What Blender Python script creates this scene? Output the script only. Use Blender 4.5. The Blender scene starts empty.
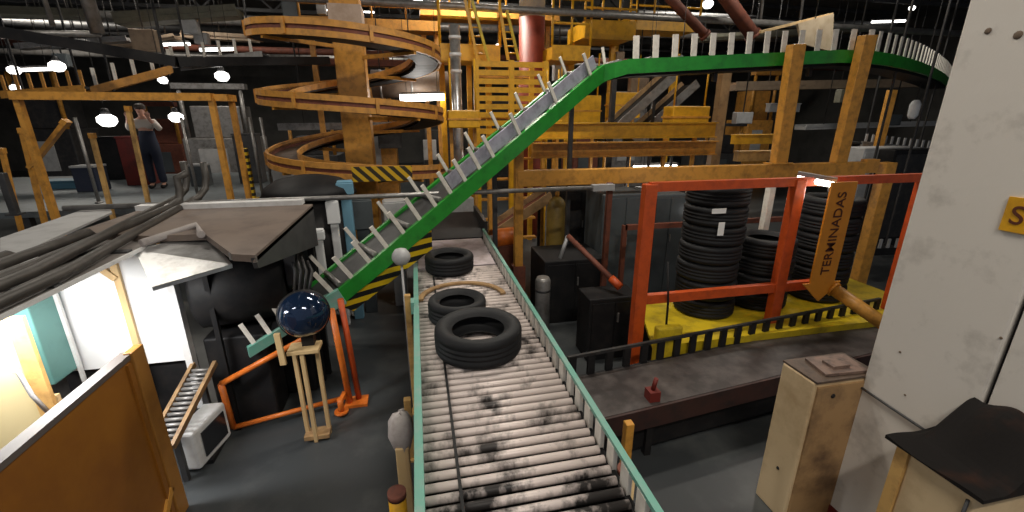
import bpy, math, random
from mathutils import Vector, Matrix
random.seed(7)
C = bpy.context.scene.collection
# ------------------------------------------------------------------ camera
F, PITCH, YAW, CAMH = 440.0, math.radians(17.65), math.radians(12.1), 2.9
sc = bpy.context.scene
cd = bpy.data.cameras.new('camera'); cam = bpy.data.objects.new('camera', cd); C.objects.link(cam)
cd.sensor_fit = 'HORIZONTAL'; cd.sensor_width = 36.0; cd.lens = 36.0 * F / 1024.0
cd.clip_start = 0.05; cd.clip_end = 200
cam.location = (0, 0, CAMH); cam.rotation_euler = (math.pi / 2 - PITCH, 0, -YAW)
sc.camera = cam
sc.view_settings.view_transform = 'Standard'; sc.view_settings.look = 'None'
sc.view_settings.gamma = 1.0; sc.view_settings.use_curve_mapping = False
sc.view_settings.exposure = 0.0
# ------------------------------------------------------------------ world
w = bpy.data.worlds.new('world'); sc.world = w; w.use_nodes = True
w.node_tree.nodes['Background'].inputs[0].default_value = (0.80, 0.86, 1.0, 1)
w.node_tree.nodes['Background'].inputs[1].default_value = 0.19
# ------------------------------------------------------------------ hall lighting (the rows of hall lamps under the roof, one added behind the camera)
LAMP_POS = [(-4.5, -1.0, 6.6, 130), (1.0, -1.6, 6.6, 230), (6.5, 1.0, 6.6, 60), (-4.5, 6.5, 6.6, 100), (1.6, 5.0, 6.6, 170), (8.0, 7.5, 6.6, 120),
            (-6, 13, 6.6, 150), (1.5, 11.5, 6.6, 260), (9, 13, 6.6, 170), (-12, 18, 6.6, 170), (-2, 19, 6.6, 190), (8, 19, 6.6, 190)]
def area_light(name, loc, sx, sy, power, color=(1, .93, .82), rot=(0, 0, 0), parent=None):
    l = bpy.data.lights.new(name, 'AREA'); l.shape = 'RECTANGLE'; l.size = sx; l.size_y = sy; l.energy = power; l.color = color
    o = bpy.data.objects.new(name, l); C.objects.link(o); o.location = loc; o.rotation_euler = rot
    if parent: o.parent = parent; o.location = Vector(loc) - wl(parent)
    return o

# ------------------------------------------------------------------ helpers: rays
_fw = Vector((math.sin(YAW) * math.cos(PITCH), math.cos(YAW) * math.cos(PITCH), -math.sin(PITCH)))
_rt = Vector((math.cos(YAW), -math.sin(YAW), 0)); _up = _rt.cross(_fw)
def at(u, v, x=None, y=None, z=None):
    """world point on the plane x=, y= or z= that is seen at photo position (u, v); used as a survey tool"""
    d = _fw + (u - 512) / F * _rt + (256 - v) / F * _up
    t = x / d.x if x is not None else (y / d.y if y is not None else (z - CAMH) / d.z)
    return Vector((0, 0, CAMH)) + d * t
V = lambda *a: Vector(a)

# ------------------------------------------------------------------ materials
def mat(name, col, rough=.5, metal=0.0, dirt=None, amt=.5, scale=6.0, lo=.45, hi=.7, bump=0.0, coat=0.0, emit=None, stretch=(1, 1, 1), spec=.5):
    m = bpy.data.materials.new(name); m.use_nodes = True
    nt = m.node_tree; b = nt.nodes['Principled BSDF']
    b.inputs['Base Color'].default_value = (*col, 1); b.inputs['Roughness'].default_value = rough; b.inputs['Metallic'].default_value = metal
    b.inputs['Specular IOR Level'].default_value = spec
    if coat: b.inputs['Coat Weight'].default_value = coat; b.inputs['Coat Roughness'].default_value = .1
    if emit: b.inputs['Emission Color'].default_value = (*emit[0], 1); b.inputs['Emission Strength'].default_value = emit[1]
    if dirt or bump:
        g = nt.nodes.new('ShaderNodeNewGeometry'); mp = nt.nodes.new('ShaderNodeMapping'); mp.inputs['Scale'].default_value = stretch
        nt.links.new(g.outputs['Position'], mp.inputs['Vector'])
        n = nt.nodes.new('ShaderNodeTexNoise'); n.inputs['Scale'].default_value = scale; n.inputs['Detail'].default_value = 6; n.inputs['Roughness'].default_value = .65
        nt.links.new(mp.outputs[0], n.inputs['Vector'])
        if dirt:
            r = nt.nodes.new('ShaderNodeMapRange'); r.inputs['From Min'].default_value = lo; r.inputs['From Max'].default_value = hi; r.inputs['To Max'].default_value = amt
            nt.links.new(n.outputs['Fac'], r.inputs['Value'])
            mx = nt.nodes.new('ShaderNodeMix'); mx.data_type = 'RGBA'; mx.inputs[6].default_value = (*col, 1); mx.inputs[7].default_value = (*dirt, 1)
            nt.links.new(r.outputs[0], mx.inputs[0]); nt.links.new(mx.outputs[2], b.inputs['Base Color'])
        if bump:
            bp = nt.nodes.new('ShaderNodeBump'); bp.inputs['Strength'].default_value = bump; bp.inputs['Distance'].default_value = .02
            nt.links.new(n.outputs['Fac'], bp.inputs['Height']); nt.links.new(bp.outputs[0], b.inputs['Normal'])
    return m
def stripes(name, a, bcol, vec, freq, rough=.5):
    m = bpy.data.materials.new(name); m.use_nodes = True; nt = m.node_tree; b = nt.nodes['Principled BSDF']; b.inputs['Roughness'].default_value = rough
    g = nt.nodes.new('ShaderNodeNewGeometry'); d = nt.nodes.new('ShaderNodeVectorMath'); d.operation = 'DOT_PRODUCT'; d.inputs[1].default_value = vec
    nt.links.new(g.outputs['Position'], d.inputs[0])
    k = nt.nodes.new('ShaderNodeMath'); k.operation = 'MULTIPLY'; k.inputs[1].default_value = freq; nt.links.new(d.outputs['Value'], k.inputs[0])
    f = nt.nodes.new('ShaderNodeMath'); f.operation = 'FRACT'; nt.links.new(k.outputs[0], f.inputs[0])
    s = nt.nodes.new('ShaderNodeMath'); s.operation = 'GREATER_THAN'; s.inputs[1].default_value = .5; nt.links.new(f.outputs[0], s.inputs[0])
    mx = nt.nodes.new('ShaderNodeMix'); mx.data_type = 'RGBA'; mx.inputs[6].default_value = (*a, 1); mx.inputs[7].default_value = (*bcol, 1)
    nt.links.new(s.outputs[0], mx.inputs[0]); nt.links.new(mx.outputs[2], b.inputs['Base Color'])
    return m
GOLD = mat('gold_paint', (.62, .29, .045), .45, dirt=(.16, .07, .02), amt=.6, scale=9)
GOLDL = mat('pale_gold_paint', (.60, .36, .12), .5, dirt=(.2, .1, .04), amt=.6, scale=9)
TRACK = mat('spiral_gold', (.58, .27, .05), .5, dirt=(.14, .07, .03), amt=.6, scale=7)
YEL = mat('yellow_paint', (.70, .36, .012), .45, dirt=(.28, .13, .01), amt=.6, scale=5)
YELB = mat('bright_yellow_paint', (.60, .43, .012), .5, dirt=(.20, .14, .015), amt=.7, scale=5)
REDO = mat('red_orange_paint', (.52, .075, .012), .45, dirt=(.2, .03, .01), amt=.5, scale=10)
ORNG = mat('orange_paint', (.70, .17, .02), .4, dirt=(.25, .05, .01), amt=.5, scale=12)
RUST = mat('rust_red', (.17, .05, .028), .7, dirt=(.05, .02, .015), amt=.7, scale=10)
DRED = mat('dark_red', (.14, .015, .01), .6, dirt=(.03, .01, .01), amt=.7, scale=4)
GREEN = mat('green_paint', (.02, .26, .028), .35, dirt=(.01, .1, .015), amt=.6, scale=7)
TEAL = mat('teal_paint', (.13, .34, .27), .45, dirt=(.25, .32, .29), amt=.7, scale=10)
TEALD = mat('teal_panel', (.11, .27, .25), .5, dirt=(.06, .15, .15), amt=.5, scale=3)
CREAM = mat('cream_post', (.74, .70, .63), .5, dirt=(.4, .34, .28), amt=.5, scale=12)
ROLL = mat('roller_steel', (.66, .57, .53), .45, .15, dirt=(.012, .01, .01), amt=.95, scale=4.5, lo=.5, hi=.66, stretch=(1, 1, 0.2))
ROLLD = mat('greasy_roller', (.60, .52, .49), .45, .15, dirt=(.010, .009, .009), amt=.97, scale=3.2, lo=.46, hi=.56, stretch=(1, 1, .2))
PLATE = mat('pale_plate', (.50, .43, .45), .5, .2, dirt=(.2, .15, .13), amt=.7, scale=6)
LILAC = mat('lilac_guard', (.42, .42, .50), .45, .2, dirt=(.15, .15, .18), amt=.6, scale=8)
RUB = mat('tyre_rubber', (.009, .0095, .011), .62, spec=.3, bump=.1, scale=40)
RUBW = mat('worn_rubber', (.018, .019, .021), .5, dirt=(.06, .06, .062), amt=.5, scale=25)
BLK = mat('black_steel', (.008, .008, .009), .6, dirt=(.022, .019, .018), amt=.7, scale=6, spec=.3)
DRK = mat('dark_machine', (.03, .03, .032), .5, .3, dirt=(.08, .07, .06), amt=.6, scale=8)
DGRY = mat('dark_grey', (.06, .06, .062), .5, .2, dirt=(.02, .02, .02), amt=.7, scale=6)
SLATE = mat('slate_panel', (.085, .098, .105), .45, .2, dirt=(.05, .055, .06), amt=.7, scale=3)
GRY = mat('grey_steel', (.28, .27, .26), .4, .5, dirt=(.1, .09, .08), amt=.7, scale=8)
LGRY = mat('light_grey', (.42, .42, .42), .5, .1, dirt=(.2, .2, .2), amt=.5, scale=5)
SILV = mat('silver_sheet', (.62, .62, .62), .3, .75, dirt=(.2, .19, .18), amt=.7, scale=5)
BRN = mat('brown_roof', (.17, .13, .105), .65, dirt=(.07, .05, .045), amt=.6, scale=3)
RBRN = mat('grey_brown_roof', (.24, .215, .20), .65, dirt=(.08, .07, .06), amt=.7, scale=3)
PIPEG = mat('conduit_grey', (.055, .05, .045), .5, .3, dirt=(.1, .09, .08), amt=.5, scale=9)
WHT = mat('white_panel', (.80, .81, .82), .4, dirt=(.6, .6, .58), amt=.4, scale=2)
WPOST = mat('white_trim', (.72, .72, .72), .5, dirt=(.4, .38, .36), amt=.5, scale=6)
COLM = mat('column_paint', (.62, .58, .53), .6, dirt=(.33, .30, .27), amt=.85, scale=3.2, lo=.52, hi=.75, bump=.12)
COLS = mat('column_spall', (.14, .10, .07), .9)
WOOD = mat('cream_board', (.62, .47, .28), .6, dirt=(.30, .18, .08), amt=.8, scale=2.6, lo=.45, hi=.8)
WOODD = mat('brown_board', (.36, .22, .10), .6, dirt=(.10, .055, .03), amt=.9, scale=3)
TIMB = mat('pale_timber', (.62, .44, .22), .6, dirt=(.35, .2, .09), amt=.6, scale=8, stretch=(1, 1, .2))
PNL = mat('orange_brown_sheet', (.30, .115, .013), .48, dirt=(.17, .055, .009), amt=.8, scale=1.7, lo=.4, hi=.75)
GTOP = mat('grey_capping', (.13, .11, .10), .5, .2, dirt=(.12, .1, .09), amt=.6, scale=9)
COVER = mat('dark_cover', (.008, .0065, .006), .85, spec=.2, dirt=(.05, .018, .009), amt=.8, scale=3, lo=.5, hi=.8, bump=.5)
BLUE = mat('deep_blue_gloss', (.012, .03, .075), .09, .5, coat=1.0)
NAVY = mat('navy_cloth', (.016, .022, .045), .85, dirt=(.03, .035, .05), amt=.5, scale=12)
SHIRT = mat('pale_shirt', (.55, .5, .45), .8)
SKIN = mat('skin', (.55, .30, .22), .55)
HAIR = mat('hair', (.03, .02, .015), .6)
HAZ = stripes('hazard_stripe', (.75, .50, .01), (.012, .012, .012), (-.05, 0, 1), 8.5)
HAZG = stripes('hazard_stripe_slanted', (.60, .36, .01), (.03, .02, .008), (1, 0, 1), 6)
LAMPM = mat('lamp_tube', (1, 1, 1), .5, emit=((1, .95, .87), 9))
LAMPW = mat('lamp_glass', (1, 1, 1), .5, emit=((1, .97, .92), 4))
BOOTHL = mat('booth_tube', (1, 1, 1), .5, emit=((1, 1, 1), 8))
SCRN = mat('dark_screen', (.02, .022, .026), .15)
PAPER = mat('paper', (.8, .8, .78), .7)
CLOTH = mat('grey_cloth', (.40, .36, .34), .9, dirt=(.2, .17, .16), amt=.6, scale=12)
CONC = mat('concrete_floor', (.040, .044, .047), .40, dirt=(.12, .125, .12), amt=.75, scale=1.4, lo=.48, hi=.85, spec=.45)
CEIL = mat('ceiling_sheet', (.10, .095, .085), .8, dirt=(.05, .045, .04), amt=.6, scale=1)
WALL = mat('wall_sheet', (.09, .087, .08), .8, dirt=(.03, .03, .03), amt=.7, scale=.8)
LETTER = mat('sign_letter', (.09, .02, .006), .6)
SIGNO = mat('sign_orange', (.72, .27, .02), .5, dirt=(.5, .16, .01), amt=.4, scale=6)

# ------------------------------------------------------------------ mesh builder
def wl(o): return Vector(o['_w'])
ROOTS = []
class MB:
    def __init__(s): s.v = []; s.f = []; s.sm = []; s.mi = []
    def add(s, vs, fs, smooth=False, mi=0):
        n = len(s.v); s.v += [Vector(p) for p in vs]
        for f in fs: s.f.append([i + n for i in f]); s.sm.append(smooth); s.mi.append(mi)
        return s
    def mm(s, x0, x1, y0, y1, z0, z1, mi=0):
        return s.hexa([(x0, y0, z0), (x1, y0, z0), (x1, y1, z0), (x0, y1, z0), (x0, y0, z1), (x1, y0, z1), (x1, y1, z1), (x0, y1, z1)], mi)
    def hexa(s, p, mi=0):
        return s.add(p, [(3, 2, 1, 0), (4, 5, 6, 7), (0, 1, 5, 4), (1, 2, 6, 5), (2, 3, 7, 6), (3, 0, 4, 7)], mi=mi)
    def cbox(s, c, size, rz=0, mi=0):
        R = Matrix.Rotation(rz, 3, 'Z'); c = Vector(c); a, b, h = size[0] / 2, size[1] / 2, size[2] / 2
        return s.hexa([c + R @ V(x, y, z) for z in (-h, h) for x, y in ((-a, -b), (a, -b), (a, b), (-a, b))], mi)
    def bar(s, p, q, wd, ht, upv=(0, 0, 1), mi=0):
        p, q = Vector(p), Vector(q); d = (q - p).normalized(); u = Vector(upv)
        if abs(d.dot(u)) > .98: u = V(0, 1, 0)
        n = d.cross(u).normalized(); u = n.cross(d).normalized(); n *= wd / 2; u *= ht / 2
        return s.hexa([p - n - u, p + n - u, p + n + u, p - n + u, q - n - u, q + n - u, q + n + u, q - n + u], mi) if False else \
            s.add([p - n - u, p + n - u, p + n + u, p - n + u, q - n - u, q + n - u, q + n + u, q - n + u],
                  [(0, 1, 2, 3), (7, 6, 5, 4), (0, 4, 5, 1), (1, 5, 6, 2), (2, 6, 7, 3), (3, 7, 4, 0)], mi=mi)
    def tube(s, pts, r, n=10, closed=False, mi=0):
        pts = [Vector(p) for p in pts]; rings = []; k = len(pts); prev = None
        for i, p in enumerate(pts):
            if closed: d = pts[(i + 1) % k] - pts[i - 1]
            else: d = pts[min(i + 1, k - 1)] - pts[max(i - 1, 0)]
            d.normalize()
            a = prev if prev is not None else (V(0, 0, 1) if abs(d.z) < .9 else V(1, 0, 0))
            a = (a - d * a.dot(d)).normalized(); prev = a; b = d.cross(a)
            rr = r[i] if isinstance(r, (list, tuple)) else r
            rings.append([p + a * rr * math.cos(t) + b * rr * math.sin(t) for t in [2 * math.pi * j / n for j in range(n)]])
        base = len(s.v); s.v += [q for R in rings for q in R]
        m = k if closed else k - 1
        for i in range(m):
            for j in range(n):
                a0 = base + i * n; b0 = base + ((i + 1) % k) * n; j2 = (j + 1) % n
                s.f.append([a0 + j, b0 + j, b0 + j2, a0 + j2][::-1]); s.sm.append(True); s.mi.append(mi)
        if not closed:
            s.f.append([base + j for j in range(n)]); s.sm.append(False); s.mi.append(mi)
            s.f.append([base + (k - 1) * n + j for j in range(n)][::-1]); s.sm.append(False); s.mi.append(mi)
        return s
    def lathe(s, prof, c, n=32, axis=(0, 0, 1), smooth=True, mi=0):
        c = Vector(c); ax = Vector(axis).normalized(); a = ax.orthogonal().normalized(); b = ax.cross(a); base = len(s.v); k = len(prof)
        for r, z in prof:
            for j in range(n):
                t = 2 * math.pi * j / n; s.v.append(c + ax * z + (a * math.cos(t) + b * math.sin(t)) * r)
        closed = prof[0] == prof[-1]
        for i in range(k - 1):
            for j in range(n):
                j2 = (j + 1) % n
                s.f.append([base + i * n + j, base + i * n + j2, base + (i + 1) * n + j2, base + (i + 1) * n + j]); s.sm.append(smooth); s.mi.append(mi)
        if not closed:
            s.f.append([base + j for j in range(n)][::-1]); s.sm.append(False); s.mi.append(mi)
            s.f.append([base + (k - 1) * n + j for j in range(n)]); s.sm.append(False); s.mi.append(mi)
        return s
    def slab(s, pts, th, mi=0):
        pts = [Vector(p) for p in pts]; n = (pts[1] - pts[0]).cross(pts[2] - pts[0]).normalized() * th; k = len(pts)
        vs = pts + [p - n for p in pts]
        fs = [list(range(k)), [k + i for i in range(k)][::-1]] + [[i, k + i, k + (i + 1) % k, (i + 1) % k] for i in range(k)]
        return s.add(vs, fs, mi=mi)
    def sweep(s, path, wd, ht, off=0.0, dz=0.0, mi=0):
        P = [Vector(p) for p in path]; N = [nrm(P, i) for i in range(len(P))]; base = len(s.v); k = len(P)
        for p, n in zip(P, N):
            for a, b in ((-.5, -.5), (.5, -.5), (.5, .5), (-.5, .5)):
                h_ = ht[len(s.v[base:]) // 4] if isinstance(ht, list) else ht
                s.v.append(p + n * (off + a * wd) + (V(0, 0, (b - .5) * h_) if isinstance(ht, list) else V(0, 0, dz + b * h_)))
        for i in range(k - 1):
            for j in range(4):
                j2 = (j + 1) % 4; A = base + 4 * i; B = A + 4
                s.f.append([A + j, B + j, B + j2, A + j2]); s.sm.append(False); s.mi.append(mi)
        s.f.append([base + 3, base + 2, base + 1, base]); s.f.append([base + 4 * (k - 1) + j for j in range(4)]); s.sm += [False] * 2; s.mi += [mi] * 2
        return s
    def mesh(s, name, mats, org, bevel=0):
        me = bpy.data.meshes.new(name); me.from_pydata([p - org for p in s.v], [], s.f)
        for m in (mats if isinstance(mats, (list, tuple)) else [mats]): me.materials.append(m)
        me.polygons.foreach_set('use_smooth', s.sm); me.polygons.foreach_set('material_index', s.mi)
        import bmesh
        bm = bmesh.new(); bm.from_mesh(me); bmesh.ops.recalc_face_normals(bm, faces=bm.faces); bm.to_mesh(me); bm.free()
        me.update(); return me
    def part(s, name, mats, parent, label=None, bevel=0):
        o = bpy.data.objects.new(name, s.mesh(name, mats, wl(parent))); C.objects.link(o); o.parent = parent; o['_w'] = tuple(wl(parent))
        if label: o['label'] = label
        if bevel: bev(o, bevel)
        return o
    def thing(s, name, mats, label, cat, group=None, bevel=0, kind=None):
        xs = [p.x for p in s.v]; ys = [p.y for p in s.v]; zs = [p.z for p in s.v]
        org = V((min(xs) + max(xs)) / 2, (min(ys) + max(ys)) / 2, min(zs))
        o = bpy.data.objects.new(name, s.mesh(name, mats, org)); C.objects.link(o); o.location = org; o['_w'] = tuple(org)
        if kind: o['kind'] = kind
        if label: o['label'] = label
        if cat: o['category'] = cat
        if group: o['group'] = group
        if bevel: bev(o, bevel)
        return o
def bev(o, wdt):
    m = o.modifiers.new('bevel', 'BEVEL'); m.width = wdt; m.segments = 2; m.limit_method = 'ANGLE'
def nrm(P, i):
    a = P[max(i - 1, 0)]; b = P[min(i + 1, len(P) - 1)]; d = (b - a); d.z = 0; d.normalize(); return V(-d.y, d.x, 0)
def T(name, label, cat, loc, group=None):
    o = bpy.data.objects.new(name, None); C.objects.link(o); o.location = loc; o['_w'] = tuple(loc); o.empty_display_size = .1
    o['label'] = label; o['category'] = cat
    if group: o['group'] = group
    return o
def copy_tree(o, parent=None):
    c = o.copy(); C.objects.link(c)
    if parent: c.parent = parent
    for ch in list(o.children): copy_tree(ch, c)
    return c
def resample(path, step, start=0.0):
    """points and directions every `step` metres along a path"""
    out = []; d = start
    for a, b in zip(path[:-1], path[1:]):
        L = (b - a).length
        while d <= L: out.append((a + (b - a) * (d / L), (b - a).normalized())); d += step
        d -= L
    return out

# ================================================================== SETTING
MB().mm(-24, 22, -3, 30, -.2, 0).thing('floor', CONC, None, None, kind='structure')
MB().mm(-24, 22, -3, 30, 7.0, 7.15).thing('ceiling', CEIL, None, None, kind='structure')
MB().mm(-24, 22, 30, 30.2, 0, 7.0).thing('wall_back', WALL, None, None, kind='structure')
MB().mm(-24.2, -24, -3, 30, 0, 7.0).thing('wall_left', WALL, None, None, kind='structure')
MB().mm(22, 22.2, -3, 30, 0, 7.0).thing('wall_right', WALL, None, None, kind='structure')

# hall lamps: long trough fittings under the roof; the rear one is added to brighten the column
LAMPLAB = ['over the white booth', 'behind the camera, added to brighten the column', 'over the white column', 'over the black machine', 'over the green conveyor', 'over the tyre cage',
           'behind the spiral conveyor', 'over the yellow platforms', 'behind the tall sign', 'at the far left of the hall', 'at the far end of the hall, middle', 'at the far end of the hall, right']
for (x, y, z, e), lb in zip(LAMP_POS, LAMPLAB):
    t = T('ceiling_light', 'long trough lamp under the dark roof ' + lb, 'lamp', (x, y, z))
    MB().hexa([(x - .9, y - .1, z), (x + .9, y - .1, z), (x + .9, y + .1, z), (x - .9, y + .1, z), (x - .9, y - .05, z + .12), (x + .9, y - .05, z + .12), (x + .9, y + .05, z + .12), (x - .9, y + .05, z + .12)]).part('housing', DGRY, t)
    MB().tube([(x - .85, y, z - .03), (x + .85, y, z - .03)], .022).part('tube', LAMPM, t)
    for sx in (-.6, .6): MB().tube([(x + sx, y, z + .12), (x + sx, y, 7.0)], .008, 6).part('hanger', DRK, t)
    area_light('lamp_light', (x, y, z - .07), 1.8, .3, e * 1.0, parent=t)

# ================================================================== MAIN ROLLER CONVEYOR
XL, XR, ZR = -.058, .86, 1.22
t = T('roller_conveyor', 'long gravity roller conveyor with teal side rails carrying three loose tyres down the middle', 'conveyor', (.38, 3.6, 0))
Y0, Y1 = 1.12, 6.15
MB().mm(XL - .045, XL, Y0, Y1, ZR - .12, ZR + .05).part('side_rail', TEAL, t)
MB().mm(XR, XR + .03, Y0, Y1, ZR - .16, ZR - .03).part('side_rail', BLK, t, 'black lower side rail')
MB().mm(XR + .014, XR + .048, Y0, Y1, ZR + .10, ZR + .125).part('guard_rail', TEAL, t)
yy = Y0 + .03
while yy < 4.9:
    MB().tube([(XL, yy, ZR - .03), (XR, yy, ZR - .024)], .0225, 12).part('roller', ROLLD if yy < 1.72 else ROLL, t); yy += .0715
yy = Y0 + .05
while yy < Y1 - .05:
    MB().mm(XR + .012, XR + .036, yy, yy + .075, ZR - .09, ZR + .105).part('guard_post', CREAM, t); yy += .16
MB().mm(XL, XR, Y0, 4.9, ZR - .115, ZR - .10).part('gap_shade_sheet', BLK, t)  # black sheet added below the rollers so the gaps between them look shaded
MB().mm(.10, .115, Y0, 4.6, ZR - .02, ZR + .006).part('divider_strip', BLK, t)
MB().mm(XL + .005, XR - .005, 4.92, 6.1, ZR - .04, ZR).part('transfer_plate', PLATE, t, bevel=.004)
m = MB(); pts = [V(.36 + .40 * math.cos(a), 3.95 + .38 * math.sin(a), ZR + .012) for a in [math.pi * (1.0 - i / 20) for i in range(21)]]
m.sweep(pts, .05, .02).part('curved_guide', WOODD, t)
for ys in (1.7, 3.3, 4.9, 6.0):
    MB().mm(XL - .02, XR + .02, ys - .03, ys + .03, ZR - .19, ZR - .12).part('cross_member', BLK, t)
for ys in (1.6, 5.9):
    for xs in (XL - .01, XR + .0):
        lg = MB().mm(xs, xs + .045, ys - .03, ys + .03, 0, ZR - .12).part('leg', DGRY, t); MB().mm(xs - .03, xs + .075, ys - .06, ys + .06, 0, .015).part('foot_plate', DGRY, lg)
MB().mm(XL - .07, XL - .04, 3.72, 3.84, ZR - .02, ZR + .09).part('sensor_bracket', TEAL, t)
# dark discharge chute at the far end
t = T('discharge_chute', 'dark rubber discharge chute at the far end of the roller conveyor', 'chute', (.38, 6.6, 0))
MB().slab([(XL - .05, 6.16, ZR), (XR + .05, 6.16, ZR), (XR + .05, 7.4, ZR + .12), (XL - .05, 7.4, ZR + .12)], .04).part('bed', BLK, t)
MB().mm(XL - .1, XL - .05, 6.16, 7.4, ZR - .1, ZR + .22).part('side_plate', DRK, t)
MB().mm(XR + .05, XR + .1, 6.16, 7.4, ZR - .1, ZR + .22).part('side_plate', DRK, t)
for xs in (XL, XR): MB().mm(xs - .03, xs + .03, 7.2, 7.26, 0, ZR).part('leg', DRK, t)

# ---- tyres
def tyre_mesh(R, W, Ri):
    hw = W / 2
    m = MB(); prof = [(Ri, -hw * .62), (Ri + .02, -hw * .8), (Ri + (R - Ri) * .45, -hw), (Ri + (R - Ri) * .8, -hw * .96), (R * .965, -hw * .86), (R * .99, -hw * .7)]
    for g in (-.35, 0, .35):   # tread grooves
        prof += [(R, (g - .14) * hw * 1.0), (R - .010, (g - .05) * hw), (R - .010, (g + .05) * hw), (R, (g + .14) * hw)]
    prof += [(R * .99, hw * .7), (R * .965, hw * .86), (Ri + (R - Ri) * .8, hw * .96), (Ri + (R - Ri) * .45, hw), (Ri + .02, hw * .8), (Ri, hw * .62)]
    m.lathe(prof, (0, 0, hw), 56)
    m2 = MB(); inner = [(Ri, hw * .62), (Ri + .012, hw * .5), (R - .03, hw * .45), (R - .022, 0), (R - .03, -hw * .45), (Ri + .012, -hw * .5), (Ri, -hw * .62)]
    n0 = len(m.v); k = len(inner); n = 56
    m2.lathe(inner + [inner[0]], (0, 0, hw), n)
    # bead-to-bead casing: drop end caps of the outer lathe
    m.f = m.f[:-2]; m.sm = m.sm[:-2]; m.mi = m.mi[:-2]
    m2.f = m2.f[:(k - 1) * n]; m2.sm = m2.sm[:(k - 1) * n]; m2.mi = m2.mi[:(k - 1) * n]
    m.add(m2.v, m2.f, True)
    return m.mesh('tyre', RUB, V(0, 0, 0))
TY = tyre_mesh(.325, .215, .195); TYL = tyre_mesh(.35, .222, .2); TYS = tyre_mesh(.275, .20, .165); TYM = tyre_mesh(.25, .19, .15)
def tyre(x, y, z, label, me=None, group=None, tilt=(0, 0, 0)):
    o = bpy.data.objects.new('tyre', me or TY); C.objects.link(o); o.location = (x, y, z); o.rotation_euler = tilt; o['_w'] = (x, y, z)
    o['label'] = label; o['category'] = 'tyre'
    if group: o['group'] = group
    return o
G = 'tyres riding on the roller conveyor'
tyre(.375, 2.95, ZR, 'large black tyre lying flat on the rollers, nearest of the three on the conveyor', group=G)
tyre(.27, 3.525, ZR, 'black tyre lying on the conveyor half hidden right behind the nearest tyre', TYM, G)
tyre(.30, 4.80, ZR, 'smaller looking black tyre on the pale plate, farthest up the conveyor', TYS, G)

# ---- posts beside the main conveyor
def post(name, x, y, z0, z1, sx, sy, m, label, cat='post', cap=None, group=None, lean=0):
    t = T(name, label, cat, (x, y, z0), group)
    MB().hexa([(x + a * sx, y + b * sy, z0) for a, b in ((-.5, -.5), (.5, -.5), (.5, .5), (-.5, .5))] + [(x + lean + a * sx, y + b * sy, z1) for a, b in ((-.5, -.5), (.5, -.5), (.5, .5), (-.5, .5))]).part('shaft', m, t, bevel=.006)
    MB().mm(x - sx * .9, x + sx * .9, y - sy * .9, y + sy * .9, z0, z0 + .02).part('foot_plate', m, t)
    if cap: MB().mm(x + lean - sx * .55, x + lean + sx * .55, y - sy * .55, y + sy * .55, z1, z1 + .012).part('cap', cap, t)
    return t
post('guard_post', -.16, 3.95, 0, 1.30, .055, .055, GOLDL, 'slim pale gold post standing beside the left rail of the roller conveyor')
post('guard_post', -.2, 3.30, 0, .62, .06, .06, GOLDL, 'short pale gold post by the left rail, just before the concrete patch')
t = T('bollard', 'round yellow bollard with a brown top at the near left of the roller conveyor', 'bollard', (-.25, 2.28, 0))
MB().tube([(-.25, 2.28, 0), (-.25, 2.28, .62)], .055, 18).part('tube', YEL, t); MB().tube([(-.25, 2.28, .62), (-.25, 2.28, .66)], .058, 18).part('cap', RUST, t)
t = T('timber_post', 'reddish timber post behind the yellow bollard, draped with a grey rag', 'post', (-.22, 2.62, 0))
MB().mm(-.265, -.175, 2.58, 2.68, 0, .72).part('shaft', TIMB, t, bevel=.008)
m = MB(); m.lathe([(.035, -.12), (.07, -.10), (.085, 0), (.075, .10), (.045, .17), (.01, .19)], (-.22, 2.66, .78), 14)
for i, p in enumerate(m.v): p += V(random.uniform(-.012, .012), random.uniform(-.012, .012), random.uniform(-.01, .01))
m.thing('rag', CLOTH, 'crumpled grey rag hung over the timber post beside the conveyor', 'rag')
t = T('bollard', 'brown round bollard outside the right rail at the near end of the roller conveyor', 'bollard', (1.03, 1.78, 0))
MB().tube([(1.03, 1.78, 0), (1.03, 1.78, 1.02)], .05, 18).part('tube', TIMB, t); MB().tube([(1.03, 1.78, 1.02), (1.03, 1.78, 1.05)], .053, 18).part('cap', RUST, t)
post('guard_post', 1.34, 2.35, 0, .86, .06, .06, GOLD, 'short rusty gold post standing on the floor right of the roller conveyor')
m = MB(); c = V(-.2, 4.2, 1.60)
m.lathe([(.002, -.09), (.055, -.072), (.085, -.03), (.09, 0), (.085, .03), (.055, .072), (.002, .09)], c, 20)
m.tube([c + V(0, 0, -.08), V(-.2, 4.2, 0)], .012, 8)
m.thing('signal_lamp', LGRY, 'pale round ball on a thin stalk beside the conveyor under the yellow stripes', 'lamp')

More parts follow.
